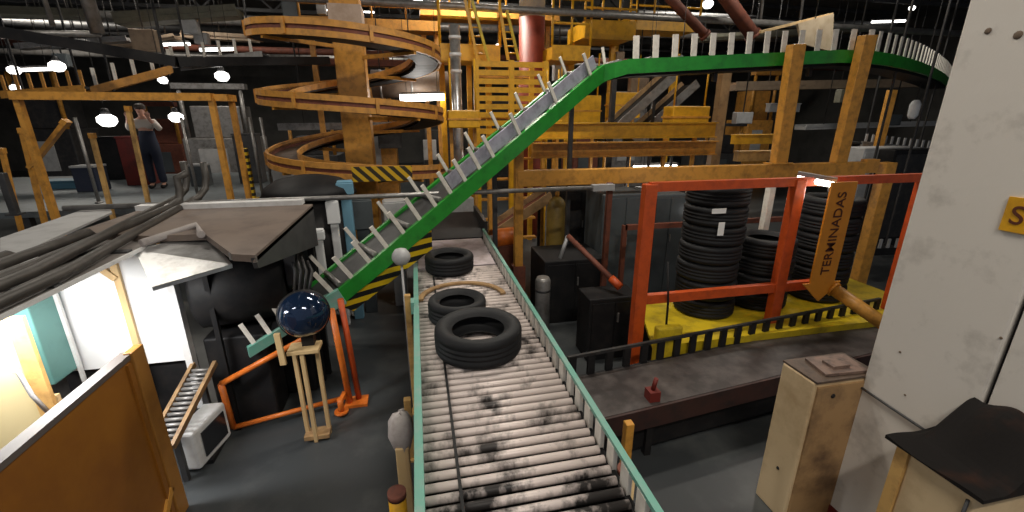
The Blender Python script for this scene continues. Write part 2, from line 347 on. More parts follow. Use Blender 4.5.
# ================================================================== GREEN INCLINED CONVEYOR
A = V(-1.62, 4.02, .88); B = at(325, 300, y=4.35); Cc = at(608, 60, y=6.1); D = at(840, 50, y=6.12)
arc = [at(u, v, z=D.z + .0) for u, v in ((868, 50.5), (888, 53.5), (905, 57.5), (921, 62.5), (934, 68), (944, 74), (950, 80))]
bend = [B.lerp(Cc, .965), Cc + (D - Cc) * .012 + V(0, 0, -.02), Cc.lerp(D, .05)]
pathU = [B] + [B.lerp(Cc, .94), B.lerp(Cc, .98) + V(0, 0, -.015), Cc + (D - Cc) * .025 + V(0, 0, -.035), Cc.lerp(D, .08)] + [Cc.lerp(D, .5), D] + arc
t = T('inclined_conveyor', 'bright green conveyor climbing to the right with pale guard posts along its edge', 'conveyor', (B.x, B.y, 0))
WG = .55
HT = [.17, .22, .22, .20, .19] + [.18] * 9; pathU = [B, B.lerp(Cc, .15)] + pathU[1:]; HT = [.17, .20] + HT[1:]; HT = HT[:len(pathU)] + [.18] * max(0, len(pathU) - len(HT))
MB().sweep(pathU, .05, HT).part('side_rail', GREEN, t)
MB().sweep(pathU, .05, .17, WG, -.085).part('side_rail', GREEN, t)
MB().sweep(pathU, WG - .05, .03, WG / 2, -.05).part('bed', DGRY, t)
MB().sweep(pathU, WG * .8, .12, WG / 2, -.16).part('underside', BLK, t)
n = 0
LV = [q for q in resample(pathU, .295, .1) if q[1].z <= .2]; IN = [q for q in resample(pathU, .235, .1) if q[1].z > .2]
for p, d in IN + LV:
    if n >= 75: break
    s = V(-d.y, d.x, 0).normalized(); u = s.cross(-d).normalized()
    if u.z < 0: u = -u
    if d.z > .2 and (p - B).length > .52 * (Cc - B).length and n % 3: n += 1; continue
    MB().bar(p, p + u * .29, .045 if d.z > .2 else .085, .02, upv=s).part('guard_post', CREAM, t)
    n += 1
n = 0
for p, d in resample(pathU, .47, .2):
    s = V(-d.y, d.x, 0).normalized(); u = s.cross(-d).normalized()
    if u.z < 0: u = -u
    q = p + s * WG
    n += 1
    if d.z > .2: MB().bar(q, q + u * .25, .04, .02, upv=s).part('guard_post', CREAM, t)
    if n < 14: MB().tube([p + s * .04, p + s * (WG - .04)], .03, 10).part('roller', GRY, t)
g0, g1 = B.lerp(Cc, .38), B.lerp(Cc, .955)
sd = V(-(Cc - B).y, (Cc - B).x, 0).normalized(); ud = sd.cross(-(Cc - B).normalized()).normalized()
if ud.z < 0: ud = -ud
MB().bar(g0 + ud * .10 + sd * .03, g1 + ud * .10 + sd * .03, .015, .16, upv=ud).part('guard_sheet', LILAC, t, 'pale lilac guard sheet')
h0, h1 = B.lerp(Cc, .03), B.lerp(Cc, .30)
MB().slab([h0 + V(0, .03, -.18), h1 + V(0, .03, -.18), h1 + V(0, .05, -.44), h0.lerp(h1, .12) + V(0, .05, -.36)], .02).part('hazard_panel', HAZ, t, 'yellow and black striped panel')
MB().bar(B + V(-.12, -.04, -.10), B + V(.16, .03, 0.02), .07, .17).part('end_bracket', TEAL, t, 'teal end bracket')
# support legs of the incline behind
for f, z in ((.55, 0), (.9, 0)):
    q = B.lerp(Cc, f); MB().mm(q.x - .03, q.x + .03, q.y + WG - .03, q.y + WG + .03, 0, q.z - .2).part('leg', DGRY, t)
for f in (.5, .95):
    q = Cc.lerp(D, f); MB().bar((q.x, q.y + .3, q.z - .2), (q.x, q.y + .3, q.z - .34), .06, .06).part('cross_bracket', DRK, t)
# lower teal infeed conveyor
t = T('infeed_conveyor', 'short teal infeed conveyor sloping gently up to the foot of the green conveyor', 'conveyor', (A.x, A.y, 0))
B2 = B + V(-.12, -.02, -.06); pl = [A, B2]
MB().sweep(pl, .05, .10, 0, -.05).part('side_rail', TEAL, t); MB().sweep(pl, .05, .15, .5, -.075).part('side_rail', TEAL, t)
MB().sweep(pl, .45, .03, .25, -.06).part('bed', BLK, t)
for p, d in resample(pl, .15, .06):
    s = V(-d.y, d.x, 0).normalized(); u = V(0, 0, 1)
    MB().bar(p, p + V(-.08, 0, .20), .04, .02, upv=s).part('guard_post', CREAM, t)
for q in (A, B2 + V(-.1, 0, 0)): MB().mm(q.x - .025, q.x + .025, q.y + .4, q.y + .45, 0, q.z - .1).part('leg', BLK, t)
# orange tube guard frame round the foot
L0 = at(234, 430, z=.05); L1 = at(218, 372, x=L0.x - .06); L1 = V(L0.x - .02, L0.y, .56)
R0 = at(350, 402, z=.03); RT = V(R0.x - .06, R0.y, 1.10); TP = V(-1.16, L0.y + .16, .86)
t = T('tube_barrier', 'bright orange tube barrier on the floor round the foot of the green conveyor', 'guard frame', (R0.x, R0.y, 0))
MB().tube([L0 + V(0, 0, .03), L1], .028).part('upright', ORNG, t)
MB().tube([L1, L1.lerp(TP, 1.0)], .028).part('top_bar', ORNG, t)
MB().tube([L0 + V(0, 0, .03), R0 + V(0, 0, .07)], .024).part('bottom_bar', ORNG, t)
MB().tube([R0, RT], .032).part('upright', ORNG, t)
MB().tube([R0 + V(.085, .05, 0), RT + V(.085, .05, .08)], .03).part('upright', REDO, t)
MB().tube([TP, RT + V(0, 0, -.05)], .028).part('top_bar', ORNG, t)
MB().mm(R0.x - .05, R0.x + .18, R0.y - .07, R0.y + .1, 0, .03).part('foot_plate', ORNG, t)
MB().tube([R0 + V(-.06, -.16, 0), R0 + V(-.06, -.16, .16)], .03).part('stub_foot', ORNG, t); MB().tube([R0 + V(-.06, -.16, 0.0), R0 + V(-.06, -.16, .02)], .07, 16).part('foot_plate', ORNG, t)
MB().bar(R0 + V(-.06, -.16, .12), R0 + V(-.04, -.0, .12), .04, .04).part('bracket', ORNG, t)
# plank leaning inside
MB().bar(at(262, 345, y=4.35), at(272, 400, y=4.25), .09, .03).thing('plank', TIMB, 'pale brown plank leaning upright behind the orange tube barrier', 'plank')
# timber stand with three legs
S = at(318, 437, z=0)
t = T('timber_stand', 'tall narrow pale timber stand in front of the orange tube barrier, carrying a dark dome', 'stand', (S.x, S.y, 0))
lx = [(-.085, .02), (.0, -.06), (.10, .04)]
for dx, dy in lx: MB().bar((S.x + dx, S.y + dy, 0), (S.x + dx - .005, S.y + dy, .93), .035, .035).part('leg', TIMB, t, bevel=.004)
MB().mm(S.x - .12, S.x + .14, S.y - .09, S.y + .09, .93, .965).part('top_board', TIMB, t, bevel=.004)
MB().mm(S.x - .10, S.x + .12, S.y - .075, S.y + .06, .03, .07).part('bottom_board', WOODD, t)
MB().bar((S.x - .15, S.y - .10, .86), (S.x - .16, S.y - .10, 1.16), .05, .03).part('side_batten', TIMB, t, bevel=.004)
# dome
Dm = V(S.x + .04, S.y + .02, 1.27)
t = T('safety_mirror', 'round glossy dark blue convex dome resting on top of the timber stand', 'dome', (Dm.x, Dm.y, .965))
ax = (V(0, 0, CAMH) - Dm); ax.z *= .3; ax.normalize()
prof = [(.205 * math.sin(a), .19 * math.cos(a)) for a in [math.pi * (.5 - .5 * i / 12) for i in range(12)]] + [(.002, .19)]
MB().lathe(prof[:-2] + [(.03, .188), (.002, .19)], Dm, 40, ax).part('dome', BLUE, t)
MB().lathe([(.14, -.09), (.19, -.05), (.213, -.01), (.215, .012), (.2, .03)], Dm, 40, ax).part('rim', BLK, t)
MB().mm(Dm.x - .05, Dm.x + .05, Dm.y - .02, Dm.y + .07, .965, 1.14).part('base', BLK, t)

# ================================================================== PORTAL FRAME (gold)
PY = 6.0
t = T('portal_frame', 'gold painted steel portal frame crossing the hall and holding up the green conveyor', 'frame', (4.3, PY, 0))
p0 = at(518, 300, y=PY); tp = at(522, 135, y=PY); bz = (at(521, 178, y=PY).z + at(860, 170, y=PY).z) / 2
MB().mm(p0.x - .06, p0.x + .06, PY - .06, PY + .06, 0, tp.z).part('post', GOLD, t, bevel=.01)
MB().mm(p0.x - .09, p0.x + .09, PY - .09, PY + .09, 0, .80).part('post_sleeve', RUST, t)
MB().mm(p0.x - .1, p0.x + .1, PY - .1, PY + .1, 0, .03).part('foot_plate', RUST, t)
xe = at(862, 170, y=PY).x
MB().mm(p0.x - .03, xe, PY - .07, PY + .07, bz - .10, bz + .12).part('beam', GOLD, t, bevel=.01)
MB().mm(xe, xe + .25, PY - .06, PY + .06, bz - .06, bz + .16).part('beam_end', TRACK, t)
for (ub, vb, ut, vt) in ((779, 160, 793, 45), (839, 158, 864, 36)):
    b_ = at(ub, vb, y=PY); t_ = at(ut, vt, y=PY)
    MB().bar((b_.x, PY, bz + .12), (t_.x, PY - .06, t_.z), .22, .14).part('post', GOLD, t, bevel=.01)
MB().bar((xe + .5, PY, 0), (xe + .5, PY, bz + .1), .22, .16).part('post', GOLD, t, bevel=.01)
MB().mm(at(779, 160, y=PY).x - .2, at(779, 160, y=PY).x + .2, PY - .09, PY + .09, bz + .12, bz + .14).part('base_plate', GOLD, t)

# second, higher pair of gold girders behind the portal
for k, (v0, v1, yy, lb) in enumerate(((133, 128, 7.2, 'upper'), (150, 148, 7.6, 'lower'))):
    a = at(532, v0, y=yy); b = at(715, v1, y=yy); z = (a.z + b.z) / 2
    m = MB(); m.mm(a.x, b.x, yy - .02, yy + .02, z - .13, z + .13); m.mm(a.x, b.x, yy - .09, yy + .09, z + .11, z + .13); m.mm(a.x, b.x, yy - .09, yy + .09, z - .13, z - .11)
    m.thing('girder', GOLD if k else YEL, lb + ' of the two long gold I-beams running behind the portal frame', 'girder')

# long thin grey pipe in front
pa = at(60, 197, y=5.2); pb = at(612, 187, y=5.35)
z = pb.z; pa = V(at(60, 197, y=5.2).x, 5.2, z)
t = T('handrail_pipe', 'long thin pale grey pipe crossing level from the booth roof to the rusty post', 'pipe', (pa.x, 5.2, z))
MB().tube([pa, V(pb.x, 5.35, z)], .028).part('tube', GRY, t)
MB().bar((pb.x - .28, 5.34, z), (pb.x + .02, 5.35, z), .09, .08).part('end_clamp', LGRY, t)
post('rusty_post', pb.x, 5.42, 0, z + .05, .07, .07, RUST, 'slim rusty brown post at the right end of the long grey pipe')

# ================================================================== TYRE CAGE
CY = 3.95
px0 = at(640, 290, y=CY).x; px1 = at(785, 250, y=CY).x; zt = at(648, 187, y=CY).z; zm = at(700, 294, y=CY).z
t = T('tyre_cage', 'red orange steel cage frame in front of the tyre stacks', 'cage frame', ((px0 + px1) / 2, CY, 0))
for xx, wdt in ((px0, .13), (px1, .13)):
    pp = MB().mm(xx - wdt / 2, xx + wdt / 2, CY - .05, CY + .05, 0, zt + .03).part('post', REDO, t, bevel=.008)
    MB().mm(xx - .11, xx + .11, CY - .09, CY + .09, 0, .02).part('foot_plate', REDO, pp)
MB().mm(px0, 5.75, CY - .035, CY + .035, zt - .045, zt + .045).part('top_rail', REDO, t)
MB().mm(px0, px1 + .5, CY - .035, CY + .035, zm - .05, zm + .05).part('middle_rail', REDO, t)
MB().mm(5.6, 5.7, CY - .05, CY + .05, 0, zt).part('post', REDO, t)
for xx in (px0 + .55, 5.65): MB().mm(xx - .03, xx + .03, CY + 1.52, CY + 1.58, 0, zm + .42).part('rear_post', RUST, t)
MB().mm(px0 + .55, 5.7, CY + 1.52, CY + 1.58, zm + .35, zm + .42).part('rear_rail', RUST, t)
# diagonal red brace to the left of the cage
a = at(568, 236, y=5.3); b = at(618, 285, y=4.6)
t = T('brace_bar', 'red bar sloping down to the right in front of the dark machines', 'bar', (a.x, a.y, b.z))
MB().tube([a, b], .035).part('tube', RUST, t); MB().tube([b - (b - a).normalized() * .12, b + (b - a).normalized() * .04], .05).part('end_sleeve', REDO, t); MB().tube([a, V(a.x - .1, a.y, a.z - .3)], .025).part('bent_end', LGRY, t)
# yellow tyre platform
bx0 = at(652, 345, y=3.75).x + .04
t = T('tyre_platform', 'bright yellow platform skirting under the tyre stacks in the cage', 'platform', (3.9, 4.3, 0))
MB().slab([(bx0 - .05, 3.72, .60), (6.2, 3.72, .60), (6.2, 4.95, .60), (bx0 + .4, 4.95, .60)], .04).part('deck', YELB, t)
MB().mm(bx0 - .05, 6.2, 3.70, 3.72, .12, .60).part('skirt', YELB, t)
MB().mm(bx0 - .06, bx0 + .22, 3.62, 3.72, .10, .84).part('corner_post', YELB, t, bevel=.02)
MB().mm(bx0 + .3, 6.2, 3.9, 4.9, .0, .56).part('plinth', BLK, t)
# stacks
def stack(u, v, n, lb, rr=.33, y=4.45, me=None):
    p = at(u, v, y=y); 
    for k in range(n):
        pos = 'bottom tyre' if k == 0 else ('topmost tyre' if k == n - 1 else ['second', 'third', 'fourth', 'fifth', 'sixth', 'seventh'][k - 1] + ' tyre from the bottom')
        tyre(p.x + random.uniform(-.012, .012), y + random.uniform(-.012, .012), .60 + k * .2225, pos + ' of the ' + lb, me, 'tyres stacked in the cage')
    return p
s1 = stack(700, 320, 7, 'tall left stack in the red cage', me=TYL)
s2 = stack(752, 316, 4, 'short middle stack in the red cage', y=4.5, me=TYL)
s3 = stack(808, 312, 6, 'right stack in the red cage', y=4.55, me=TYL)
s4 = V(s3.x + .95, 5.0, 0)
for (u, v, w_, h_, lb) in ((721, 229, .075, .15, 'white paper tag stuck on the front of the tall left tyre stack'), (719, 211, .17, .055, 'narrow white label near the top of the tall left tyre stack')):
    p = at(u, v, y=4.45 - .362); MB().mm(p.x - w_ / 2, p.x + w_ / 2, p.y - .004, p.y, p.z - h_ / 2, p.z + h_ / 2).thing('paper_tag', PAPER, lb, 'tag')
# hose / hook in front of the platform
a = at(668, 262, y=3.88); b = at(665, 340, y=3.85)
m = MB(); m.tube([a, a.lerp(b, .5) + V(.02, 0, 0), b], .012, 8); m.tube([b, b + V(0, 0, .09)], .03, 10)
m.thing('hanging_hook', BLK, 'black cord with a weight hanging in front of the yellow platform', 'hook')
# fluorescent tube lamp
def tube_lamp(u0, v0, u1, v1, y0, y1, r, label, power=0, mm=None, hz=.25):
    a = at(u0, v0, y=y0); b = at(u1, v1, y=y1); t = T('tube_lamp', label, 'lamp', (a + b) / 2)
    MB().tube([a, b], r, 10).part('tube', mm or LAMPM, t)
    MB().bar(a + V(0, 0, r + .02), b + V(0, 0, r + .02), r * 2.6, .04).part('housing', GRY, t)
    for f in (.15, .85): q = a.lerp(b, f); MB().tube([q + V(0, 0, r + .03), q + V(0, 0, hz) if hz < 0 else V(q.x, q.y, 7.0)], .006, 6).part('hanger', DRK, t)
    if power:
        l = bpy.data.lights.new('lamp_glow', 'POINT'); l.energy = power; l.shadow_soft_size = .08; l.color = (1, .95, .88)
        o = bpy.data.objects.new('lamp_glow', l); C.objects.link(o); o.parent = t; o.location = (0, 0, -.12)
    return t
tube_lamp(797, 178, 836, 185, 4.05, 3.8, .032, 'bright white tube lamp fixed over the top rail of the cage under the gold beam', 7, hz=-.08)
tube_lamp(400, 98, 444, 97, 10.5, 10.5, .07, 'bright tube lamp glowing behind the spiral conveyor', 25, hz=.6)
tube_lamp(636, 191, 672, 192, 8.2, 8.2, .045, 'warm tube lamp showing just below the gold portal beam', 12, hz=.2)
tube_lamp(634, 168, 676, 167, 9.5, 9.5, .06, 'warm tube lamp showing between the two long gold I-beams and the portal beam', 15, hz=.3)

# ================================================================== LOW CONVEYOR ON THE RIGHT
t = T('low_conveyor', 'low dark grimy conveyor on the right running toward the cream cabinet with slatted guards', 'conveyor', (2.9, 3.2, 0))
a0, a1 = V(1.35, 2.86, .5), V(5.6, 3.38, .5); dirn = (a1 - a0).normalized()
LB = mat('grimy_bed', (.035, .028, .026), .5, dirt=(.11, .092, .085), amt=.8, scale=5, lo=.42, hi=.7)
MB().sweep([a0, a1], .6, .05, .27, 0).part('bed', LB, t)
MB().sweep([a0, a1], .05, .2, -.03, -.08).part('side_rail', mat('grimy_red', (.045, .018, .014), .55, dirt=(.015, .012, .012), amt=.8, scale=7), t)
MB().sweep([a0, a1], .05, .2, .58, -.08).part('side_rail', BLK, t)
for p, d in resample([a0, a1], .20, .05):
    s = V(-d.y, d.x, 0)
    q = p + s * .60; MB().bar(q, q + V(0, 0, .24), .075, .03, upv=s).part('guard_post', BLK, t)
MB().sweep([a0, a1], .03, .03, .6, .235).part('guard_rail', DRK, t)
for f in (.12, .5, .85):
    for o_ in (0, .55): q = a0.lerp(a1, f) + V(-dirn.y, dirn.x, 0) * o_; MB().mm(q.x - .03, q.x + .03, q.y - .03, q.y + .03, 0, .45).part('leg', BLK, t)
MB().sweep([a0 + V(0, 0, 0), a1], .02, .3, .02, -.28).part('skirt', BLK, t)
# motor / hook on the low conveyor
q = V(1.9, 2.98, .53)
m = MB(); m.mm(q.x - .05, q.x + .05, q.y - .05, q.y + .05, .52, .62); m.tube([q + V(0, 0, .09), q + V(0.02, 0, .2)], .02, 8)
m.thing('clamp', DRED, 'small dark red clamp on the front edge of the low dark conveyor', 'clamp')

# ================================================================== SIGN
SY = 3.72
sT, sB = at(838, 182, y=SY), at(822, 300, y=SY)
ex = (at(852, 182, y=SY) - at(826, 182, y=SY)).length / 2 * .98
sx = (sT.x + sB.x) / 2
t = T('arrow_sign', 'orange arrow sign pointing down with dark lettering running up it', 'sign', (sx, SY, sB.z))
hd = .22
poly = [V(sx - ex, SY, sT.z), V(sx - ex, SY, sB.z + hd), V(sx - ex * 1.55, SY, sB.z + hd), V(sx, SY, sB.z), V(sx + ex * 1.55, SY, sB.z + hd), V(sx + ex, SY, sB.z + hd), V(sx + ex, SY, sT.z)]
MB().slab(poly, .02).part('board', SIGNO, t)
def text_part(txt, size, mtx, m, parent, name='lettering'):
    cu = bpy.data.curves.new(name, 'FONT'); cu.body = txt; cu.size = size; cu.extrude = .002; cu.align_x = 'CENTER'; cu.align_y = 'CENTER'; cu.offset = size * .004
    o = bpy.data.objects.new(name, cu); me = bpy.data.meshes.new_from_object(o); bpy.data.objects.remove(o)
    me.transform(Matrix.Translation(-wl(parent)) @ mtx); me.materials.clear(); me.materials.append(m); me.name = name
    ob = bpy.data.objects.new(name, me); C.objects.link(ob); ob.parent = parent; ob['_w'] = tuple(wl(parent)); return ob
mx = Matrix.Translation((sx, SY - .024, (sT.z + sB.z + hd) / 2)) @ Matrix.Rotation(math.pi / 2, 4, 'X') @ Matrix.Rotation(math.pi / 2, 4, 'Z')
lt = text_part('TERMINADAS', .15, mx, LETTER, t)
MB().tube([V(sx, SY + .03, sT.z - .05), V(sx, CY, sT.z - .05)], .02, 8).part('bracket', GOLD, t)
a = at(835, 290, y=3.7); b = at(875, 318, y=3.3)
t = T('guide_tube', 'thick gold tube sloping down to the right from the arrow sign toward the column', 'tube', (b.x, b.y, b.z))
MB().tube([a, b + (b - a) * .3], .07, 16).part('tube', GOLD, t); MB().tube([a - (b - a).normalized() * .03, a], .085, 16).part('flange', SIGNO, t)
m = MB(); q = [at(u, v, y=3.85) for u, v in ((822, 250), (809, 288), (822, 292), (834, 262))]
m.tube(q + [], .014, 8); m.thing('wire_frame', LGRY, 'bent pale rod frame beside the tip of the arrow sign', 'rod frame')

# ================================================================== COLUMN AND CABINETS AT RIGHT
CX0, CX1, CY0, CY1 = 2.9, 3.50, 1.45, 2.05
t = T('column', 'tall square white painted concrete column at the right with chipped paint', 'column', ((CX0 + CX1) / 2, (CY0 + CY1) / 2, 0))
MB().mm(CX0, CX1, CY0, CY1, 0, 6.98).part('shaft', COLM, t, bevel=.012)
MB().mm(CX0 - .01, CX1 + .01, CY0 - .01, CY1 + .01, 0, .10).part('base_band', DRED, t)
for (u, v, r_) in ((988, 31, .016), (1018, 35, .02), (905, 395, .007), (900, 352, .008), (1001, 338, .008)):
    p = at(u, v, x=CX0 - .002); MB().lathe([(r_, 0), (r_ * .7, .003), (.001, .004)], p, 9, (-1, 0, 0)).part('chip', COLS, t)
p = [at(u, v, x=CX0 - .012) for u, v in ((856, 384), (890, 407), (926, 431))]
MB().tube(p, .008, 8).thing('cable', DGRY, 'thin dark cable clipped slanting across the foot of the white column', 'cable')
# sign on the column
a = at(1003, 228, x=CX0); b = at(1008, 200, x=CX0)
t = T('wall_sign', 'small yellow sign with a dark letter fixed to the white column', 'sign', (CX0, a.y - .06, a.z))
MB().mm(CX0 - .012, CX0, 1.50, a.y + .01, a.z - .01, b.z + .02).part('board', YEL, t)
mx = Matrix.Translation((CX0 - .014, 1.56, (a.z + b.z) / 2)) @ Matrix.Rotation(-math.pi / 2, 4, 'Z') @ Matrix.Rotation(math.pi / 2, 4, 'X')
text_part('S', .13, mx, LETTER, t)
t = T('wall_panel', 'pale wall panel at the right edge, past the dark gap beside the white column', 'panel', (3.1, 1.0, 0))
MB().mm(2.905, 3.4, .3, 1.425, 0, 4.5).part('sheet', COLM, t, bevel=.006)
MB().mm(2.935, 3.3, 1.425, 1.446, 0, 4.5).part('gap_strip', BLK, t)
# cream tall cabinet
t = T('cream_cabinet', 'tall narrow cream cabinet, front shade painted in brown, standing left of the white column', 'cabinet', (2.75, 2.18, 0))
MB().mm(2.505, 3.02, 2.055, 2.33, 0, 1.20).part('carcass', WOOD, t, bevel=.012)
MB().mm(2.53, 3.0, 2.040, 2.056, .02, 1.17).part('front_shade', WOODD, t)  # brown sheet puts the shade of the front face into its colour
MB().mm(2.51, 3.03, 2.045, 2.335, 1.20, 1.215).part('top_board', mat('dark_top', (.10, .065, .045), .6, dirt=(.04, .03, .025), amt=.9, scale=14), t)
p = at(778, 468, x=2.503); MB().lathe([(.013, 0), (.010, .006), (.001, .008)], p, 12, (-1, 0, 0)).part('knob', BLK, t)
p = at(833, 396, y=2.04); MB().lathe([(.018, 0), (.014, .006), (.001, .008)], p, 12, (0, -1, 0)).part('knob', BLK, t)
m = MB(); m.slab([(2.62, 2.09, 1.235), (2.95, 2.07, 1.235), (2.98, 2.28, 1.24), (2.66, 2.30, 1.235)], .018); m.mm(2.72, 2.86, 2.13, 2.22, 1.235, 1.255)
m.thing('scrap_sheet', mat('brown_scrap', (.20, .13, .1), .6, dirt=(.04, .03, .03), amt=.9, scale=12), 'scrap of brown sheet lying on top of the cream cabinet', 'scrap')
# dark-topped cabinet
t = T('control_cabinet', 'cream cabinet with gold edge strip in the right corner, covered by a dark cover', 'cabinet', (2.69, 1.3, 0))
MB().mm(2.50, 2.885, 1.14, 1.44, 0, 1.19).part('carcass', WOOD, t, bevel=.01)
MB().mm(2.485, 2.535, 1.44, 1.50, 0, 1.195).part('edge_strip', GOLDL, t)
MB().tube([at(968, 500, x=2.49), at(962, 515, x=2.49) + V(0, 0, -.2)], .008, 8).part('door_rod', DGRY, t)
m = MB(); nx, ny = 16, 22; gx = [2.465 + (2.885 - 2.465) * i / nx for i in range(nx + 1)]; gy = [1.10 + (1.555 - 1.10) * j / ny for j in range(ny + 1)]
def sm(a, b, x): q = min(1, max(0, (x - a) / (b - a))); return q * q * (3 - 2 * q)
def hgt(x, y):
    h = 1.20 + .008 * math.sin(17 * x + 14 * y)
    h += .27 * sm(2.58, 2.86, x) * sm(1.535, 1.475, y) if False else .27 * sm(2.58, 2.86, x) * (1 - sm(1.465, 1.54, y))
    return h + .03 * math.sin(23 * y + 3) * sm(2.6, 2.8, x) * (1 - sm(1.465, 1.54, y))
vs = [V(x, y, hgt(x, y)) for y in gy for x in gx]; vs2 = [V(x, y, 1.185) for y in gy for x in gx]
N = len(vs); fs = []
for j in range(ny):
    for i in range(nx):
        a = j * (nx + 1) + i; q = [a, a + 1, a + nx + 2, a + nx + 1]; fs.append(q); fs.append([N + k for k in q[::-1]])
edge = [j * (nx + 1) for j in range(ny + 1)]
bd = [i for i in range(nx + 1)] + [j * (nx + 1) + nx for j in range(1, ny + 1)] + [ny * (nx + 1) + i for i in range(nx - 1, -1, -1)] + [j * (nx + 1) for j in range(ny - 1, 0, -1)]
for a, b in zip(bd, bd[1:] + bd[:1]): fs.append([b, a, N + a, N + b])
m.add(vs + vs2, fs, False); m.thing('cover_sheet', COVER, 'dark rust-stained cover lying lumpy over the cream cabinet in the right corner', 'cover')

# ================================================================== BOOTH AT LEFT
WY = 4.04
t = T('lit_booth', 'white booth brightly lit inside, standing behind the orange brown sheet', 'booth', (-3.0, WY, 0))
MB().mm(-4.6, -2.12, WY, WY + .05, .80, 1.86).part('rear_panel', WHT, t)
MB().mm(-2.50, -2.45, WY - .03, WY, .5, 1.84).part('timber_batten', TIMB, t, 'thin timber batten')
MB().bar((-2.66, WY - .03, 1.83), (-2.48, WY - .03, 1.62), .03, .05).part('brace', TIMB, t)
MB().mm(-2.14, -2.085, WY - .02, WY + .06, 0.30, 1.80).part('corner_strip', WPOST, t)
MB().mm(-4.6, -2.10, WY + .05, WY + .1, 0, .8).part('lower_panel', BLK, t)
MB().mm(-3.06, -3.02, WY - .25, WY - .21, .2, .85).part('leg', WPOST, t)
RZ = 1.95
MB().mm(-5.2, -2.09, 1.7, 4.10, RZ - .02, RZ).part('roof', RBRN, t)
MB().mm(-2.09, -2.075, 1.7, 4.10, RZ - .025, RZ).part('eave_strip', WPOST, t)
for (xa, ya) in ((-2.12, 1.85), (-5.1, 1.85), (-5.1, 4.0)): MB().mm(xa - .03, xa + .03, ya - .03, ya + .03, 0, RZ - .02).part('post', DGRY, t)
lt_ = T('tube_lamp', 'white tube lamp fixed under the booth roof lighting the white panels', 'lamp', (-2.9, 3.1, RZ - .12))
MB().tube([(-3.5, 3.1, RZ - .11), (-2.3, 3.1, RZ - .11)], .02, 10).part('tube', BOOTHL, lt_); MB().mm(-3.55, -2.25, 3.06, 3.14, RZ - .085, RZ - .02).part('housing', WPOST, lt_)
area_light('booth_light', (-2.8, 3.1, RZ - .15), 1.3, .25, 75, (1, .99, .97), parent=lt_)
# teal cabinet and yellow board within the booth
t = T('teal_cabinet', 'teal metal cabinet with a white edge inside the lit booth', 'cabinet', (-3.3, 3.8, 0))
c0 = at(25, 330, y=3.75); c1 = at(47, 360, y=3.75)
MB().mm(c0.x - .06, c1.x + .02, 3.72, 3.98, .86, 1.62).part('body', TEALD, t, bevel=.01); MB().mm(c1.x + .02, c1.x + .045, 3.965, 3.99, .45, 1.64).part('edge_strip', WPOST, t)
MB().mm(c0.x - .04, c0.x + .0, 3.74, 3.95, 0, .86).part('leg', DGRY, t)
t = T('notice_board', 'tall yellow board leaning at the left edge inside the lit booth', 'board', (-3.25, 3.3, 0))
b0 = at(0, 335, y=3.3); b1 = at(28, 335, y=3.3); b2 = at(50, 405, y=3.3)
MB().mm(b0.x - .3, b1.x - .02, 3.28, 3.31, .35, 1.62).part('sheet', mat('pale_yellow', (.66, .55, .30), .6), t); MB().mm(b1.x - .06, b1.x + .04, 3.25, 3.28, .3, 1.64).part('edge_post', GOLDL, t)
MB().mm(b0.x - .3, b2.x + .05, 3.31, 3.34, .25, 1.0).part('lower_sheet', TIMB, t)
MB().tube([at(0, 365, y=3.2), at(18, 372, y=3.2), at(32, 395, y=3.2), at(48, 412, y=3.2)], .014, 8).thing('hose', LGRY, 'pale hose sagging across the yellow board in the booth', 'hose')
# conduits over the booth roof, running toward the camera then bending up
for k, (dx, lb) in enumerate(((0, 'nearest the eave'), (.15, 'second from the eave'), (.30, 'third from the eave'), (.46, 'fourth from the eave'), (.64, 'farthest from the eave'))):
    x = -2.11 - dx; zz = RZ + .05 + .02 * (k % 2); ye = 4.9 + .22 * (4 - k) * .5
    if k < 2:
        pts = [(x, 1.72, zz), (x, 3.0, zz), (x - .3, ye, zz + .02), (x - .3, ye + .18, zz + .03), (x - .28, ye + .34, zz + .10), (x - .27, ye + .40, zz + .22), (x - .27, ye + .40, zz + .40)]
    elif k == 2:
        pts = [(x, 1.72, zz), (x, 3.4, zz), (x, ye - .2, zz + .04), (x + .02, ye - .05, zz + .08), (x + .02, ye, zz + .18), (x + .02, ye, zz + .30), (x + .1, ye + .05, zz + .34)]
    else: pts = [(x, 1.72, zz), (x, 4.0 - .5 * (k - 3), zz), (x, 4.04 - .5 * (k - 3), RZ + .02)]
    MB().tube(pts, .036, 10).thing('conduit', PIPEG, 'dark conduit lying along the booth roof, ' + lb, 'conduit', 'conduits on the booth roof')
t = T('conduit_tray', 'flat dark cross straps under the conduits on the booth roof', 'tray', (-2.47, 2.9, RZ))
for yb in (2.2, 2.9, 3.6): MB().mm(-2.85, -2.09, yb - .03, yb + .03, RZ, RZ + .014).part('strap', DGRY, t)
post('vent_pipe', at(16, 215, z=RZ).x, at(16, 215, z=RZ).y, RZ, RZ + .42, .06, .06, DGRY, 'short dark grey upright standing on the booth roof at the left edge', 'pipe')
m = MB(); a = at(20, 250, z=RZ + .02); 
for (u0, v0, u1, v1, lb) in ((24, 266, 41, 258, 'rear'), (-4, 280, 10, 274, 'front')):
    p, q = at(u0, v0, z=RZ + .01), at(u1, v1, z=RZ + .01); MB().bar(p, q, .06, .02).thing('white_strip', WHT, 'small white strip lying between the conduits on the booth roof, ' + lb + ' of two', 'strip')
# pale sheet at the back of the roof
MB().slab([at(0, 238, z=RZ + .03), at(105, 202, z=RZ + .03), at(112, 212, z=RZ + .03), at(0, 262, z=RZ + .03)][::-1], .02).thing('roof_sheet', LGRY, 'long pale sheet along the back edge of the booth roof', 'sheet')
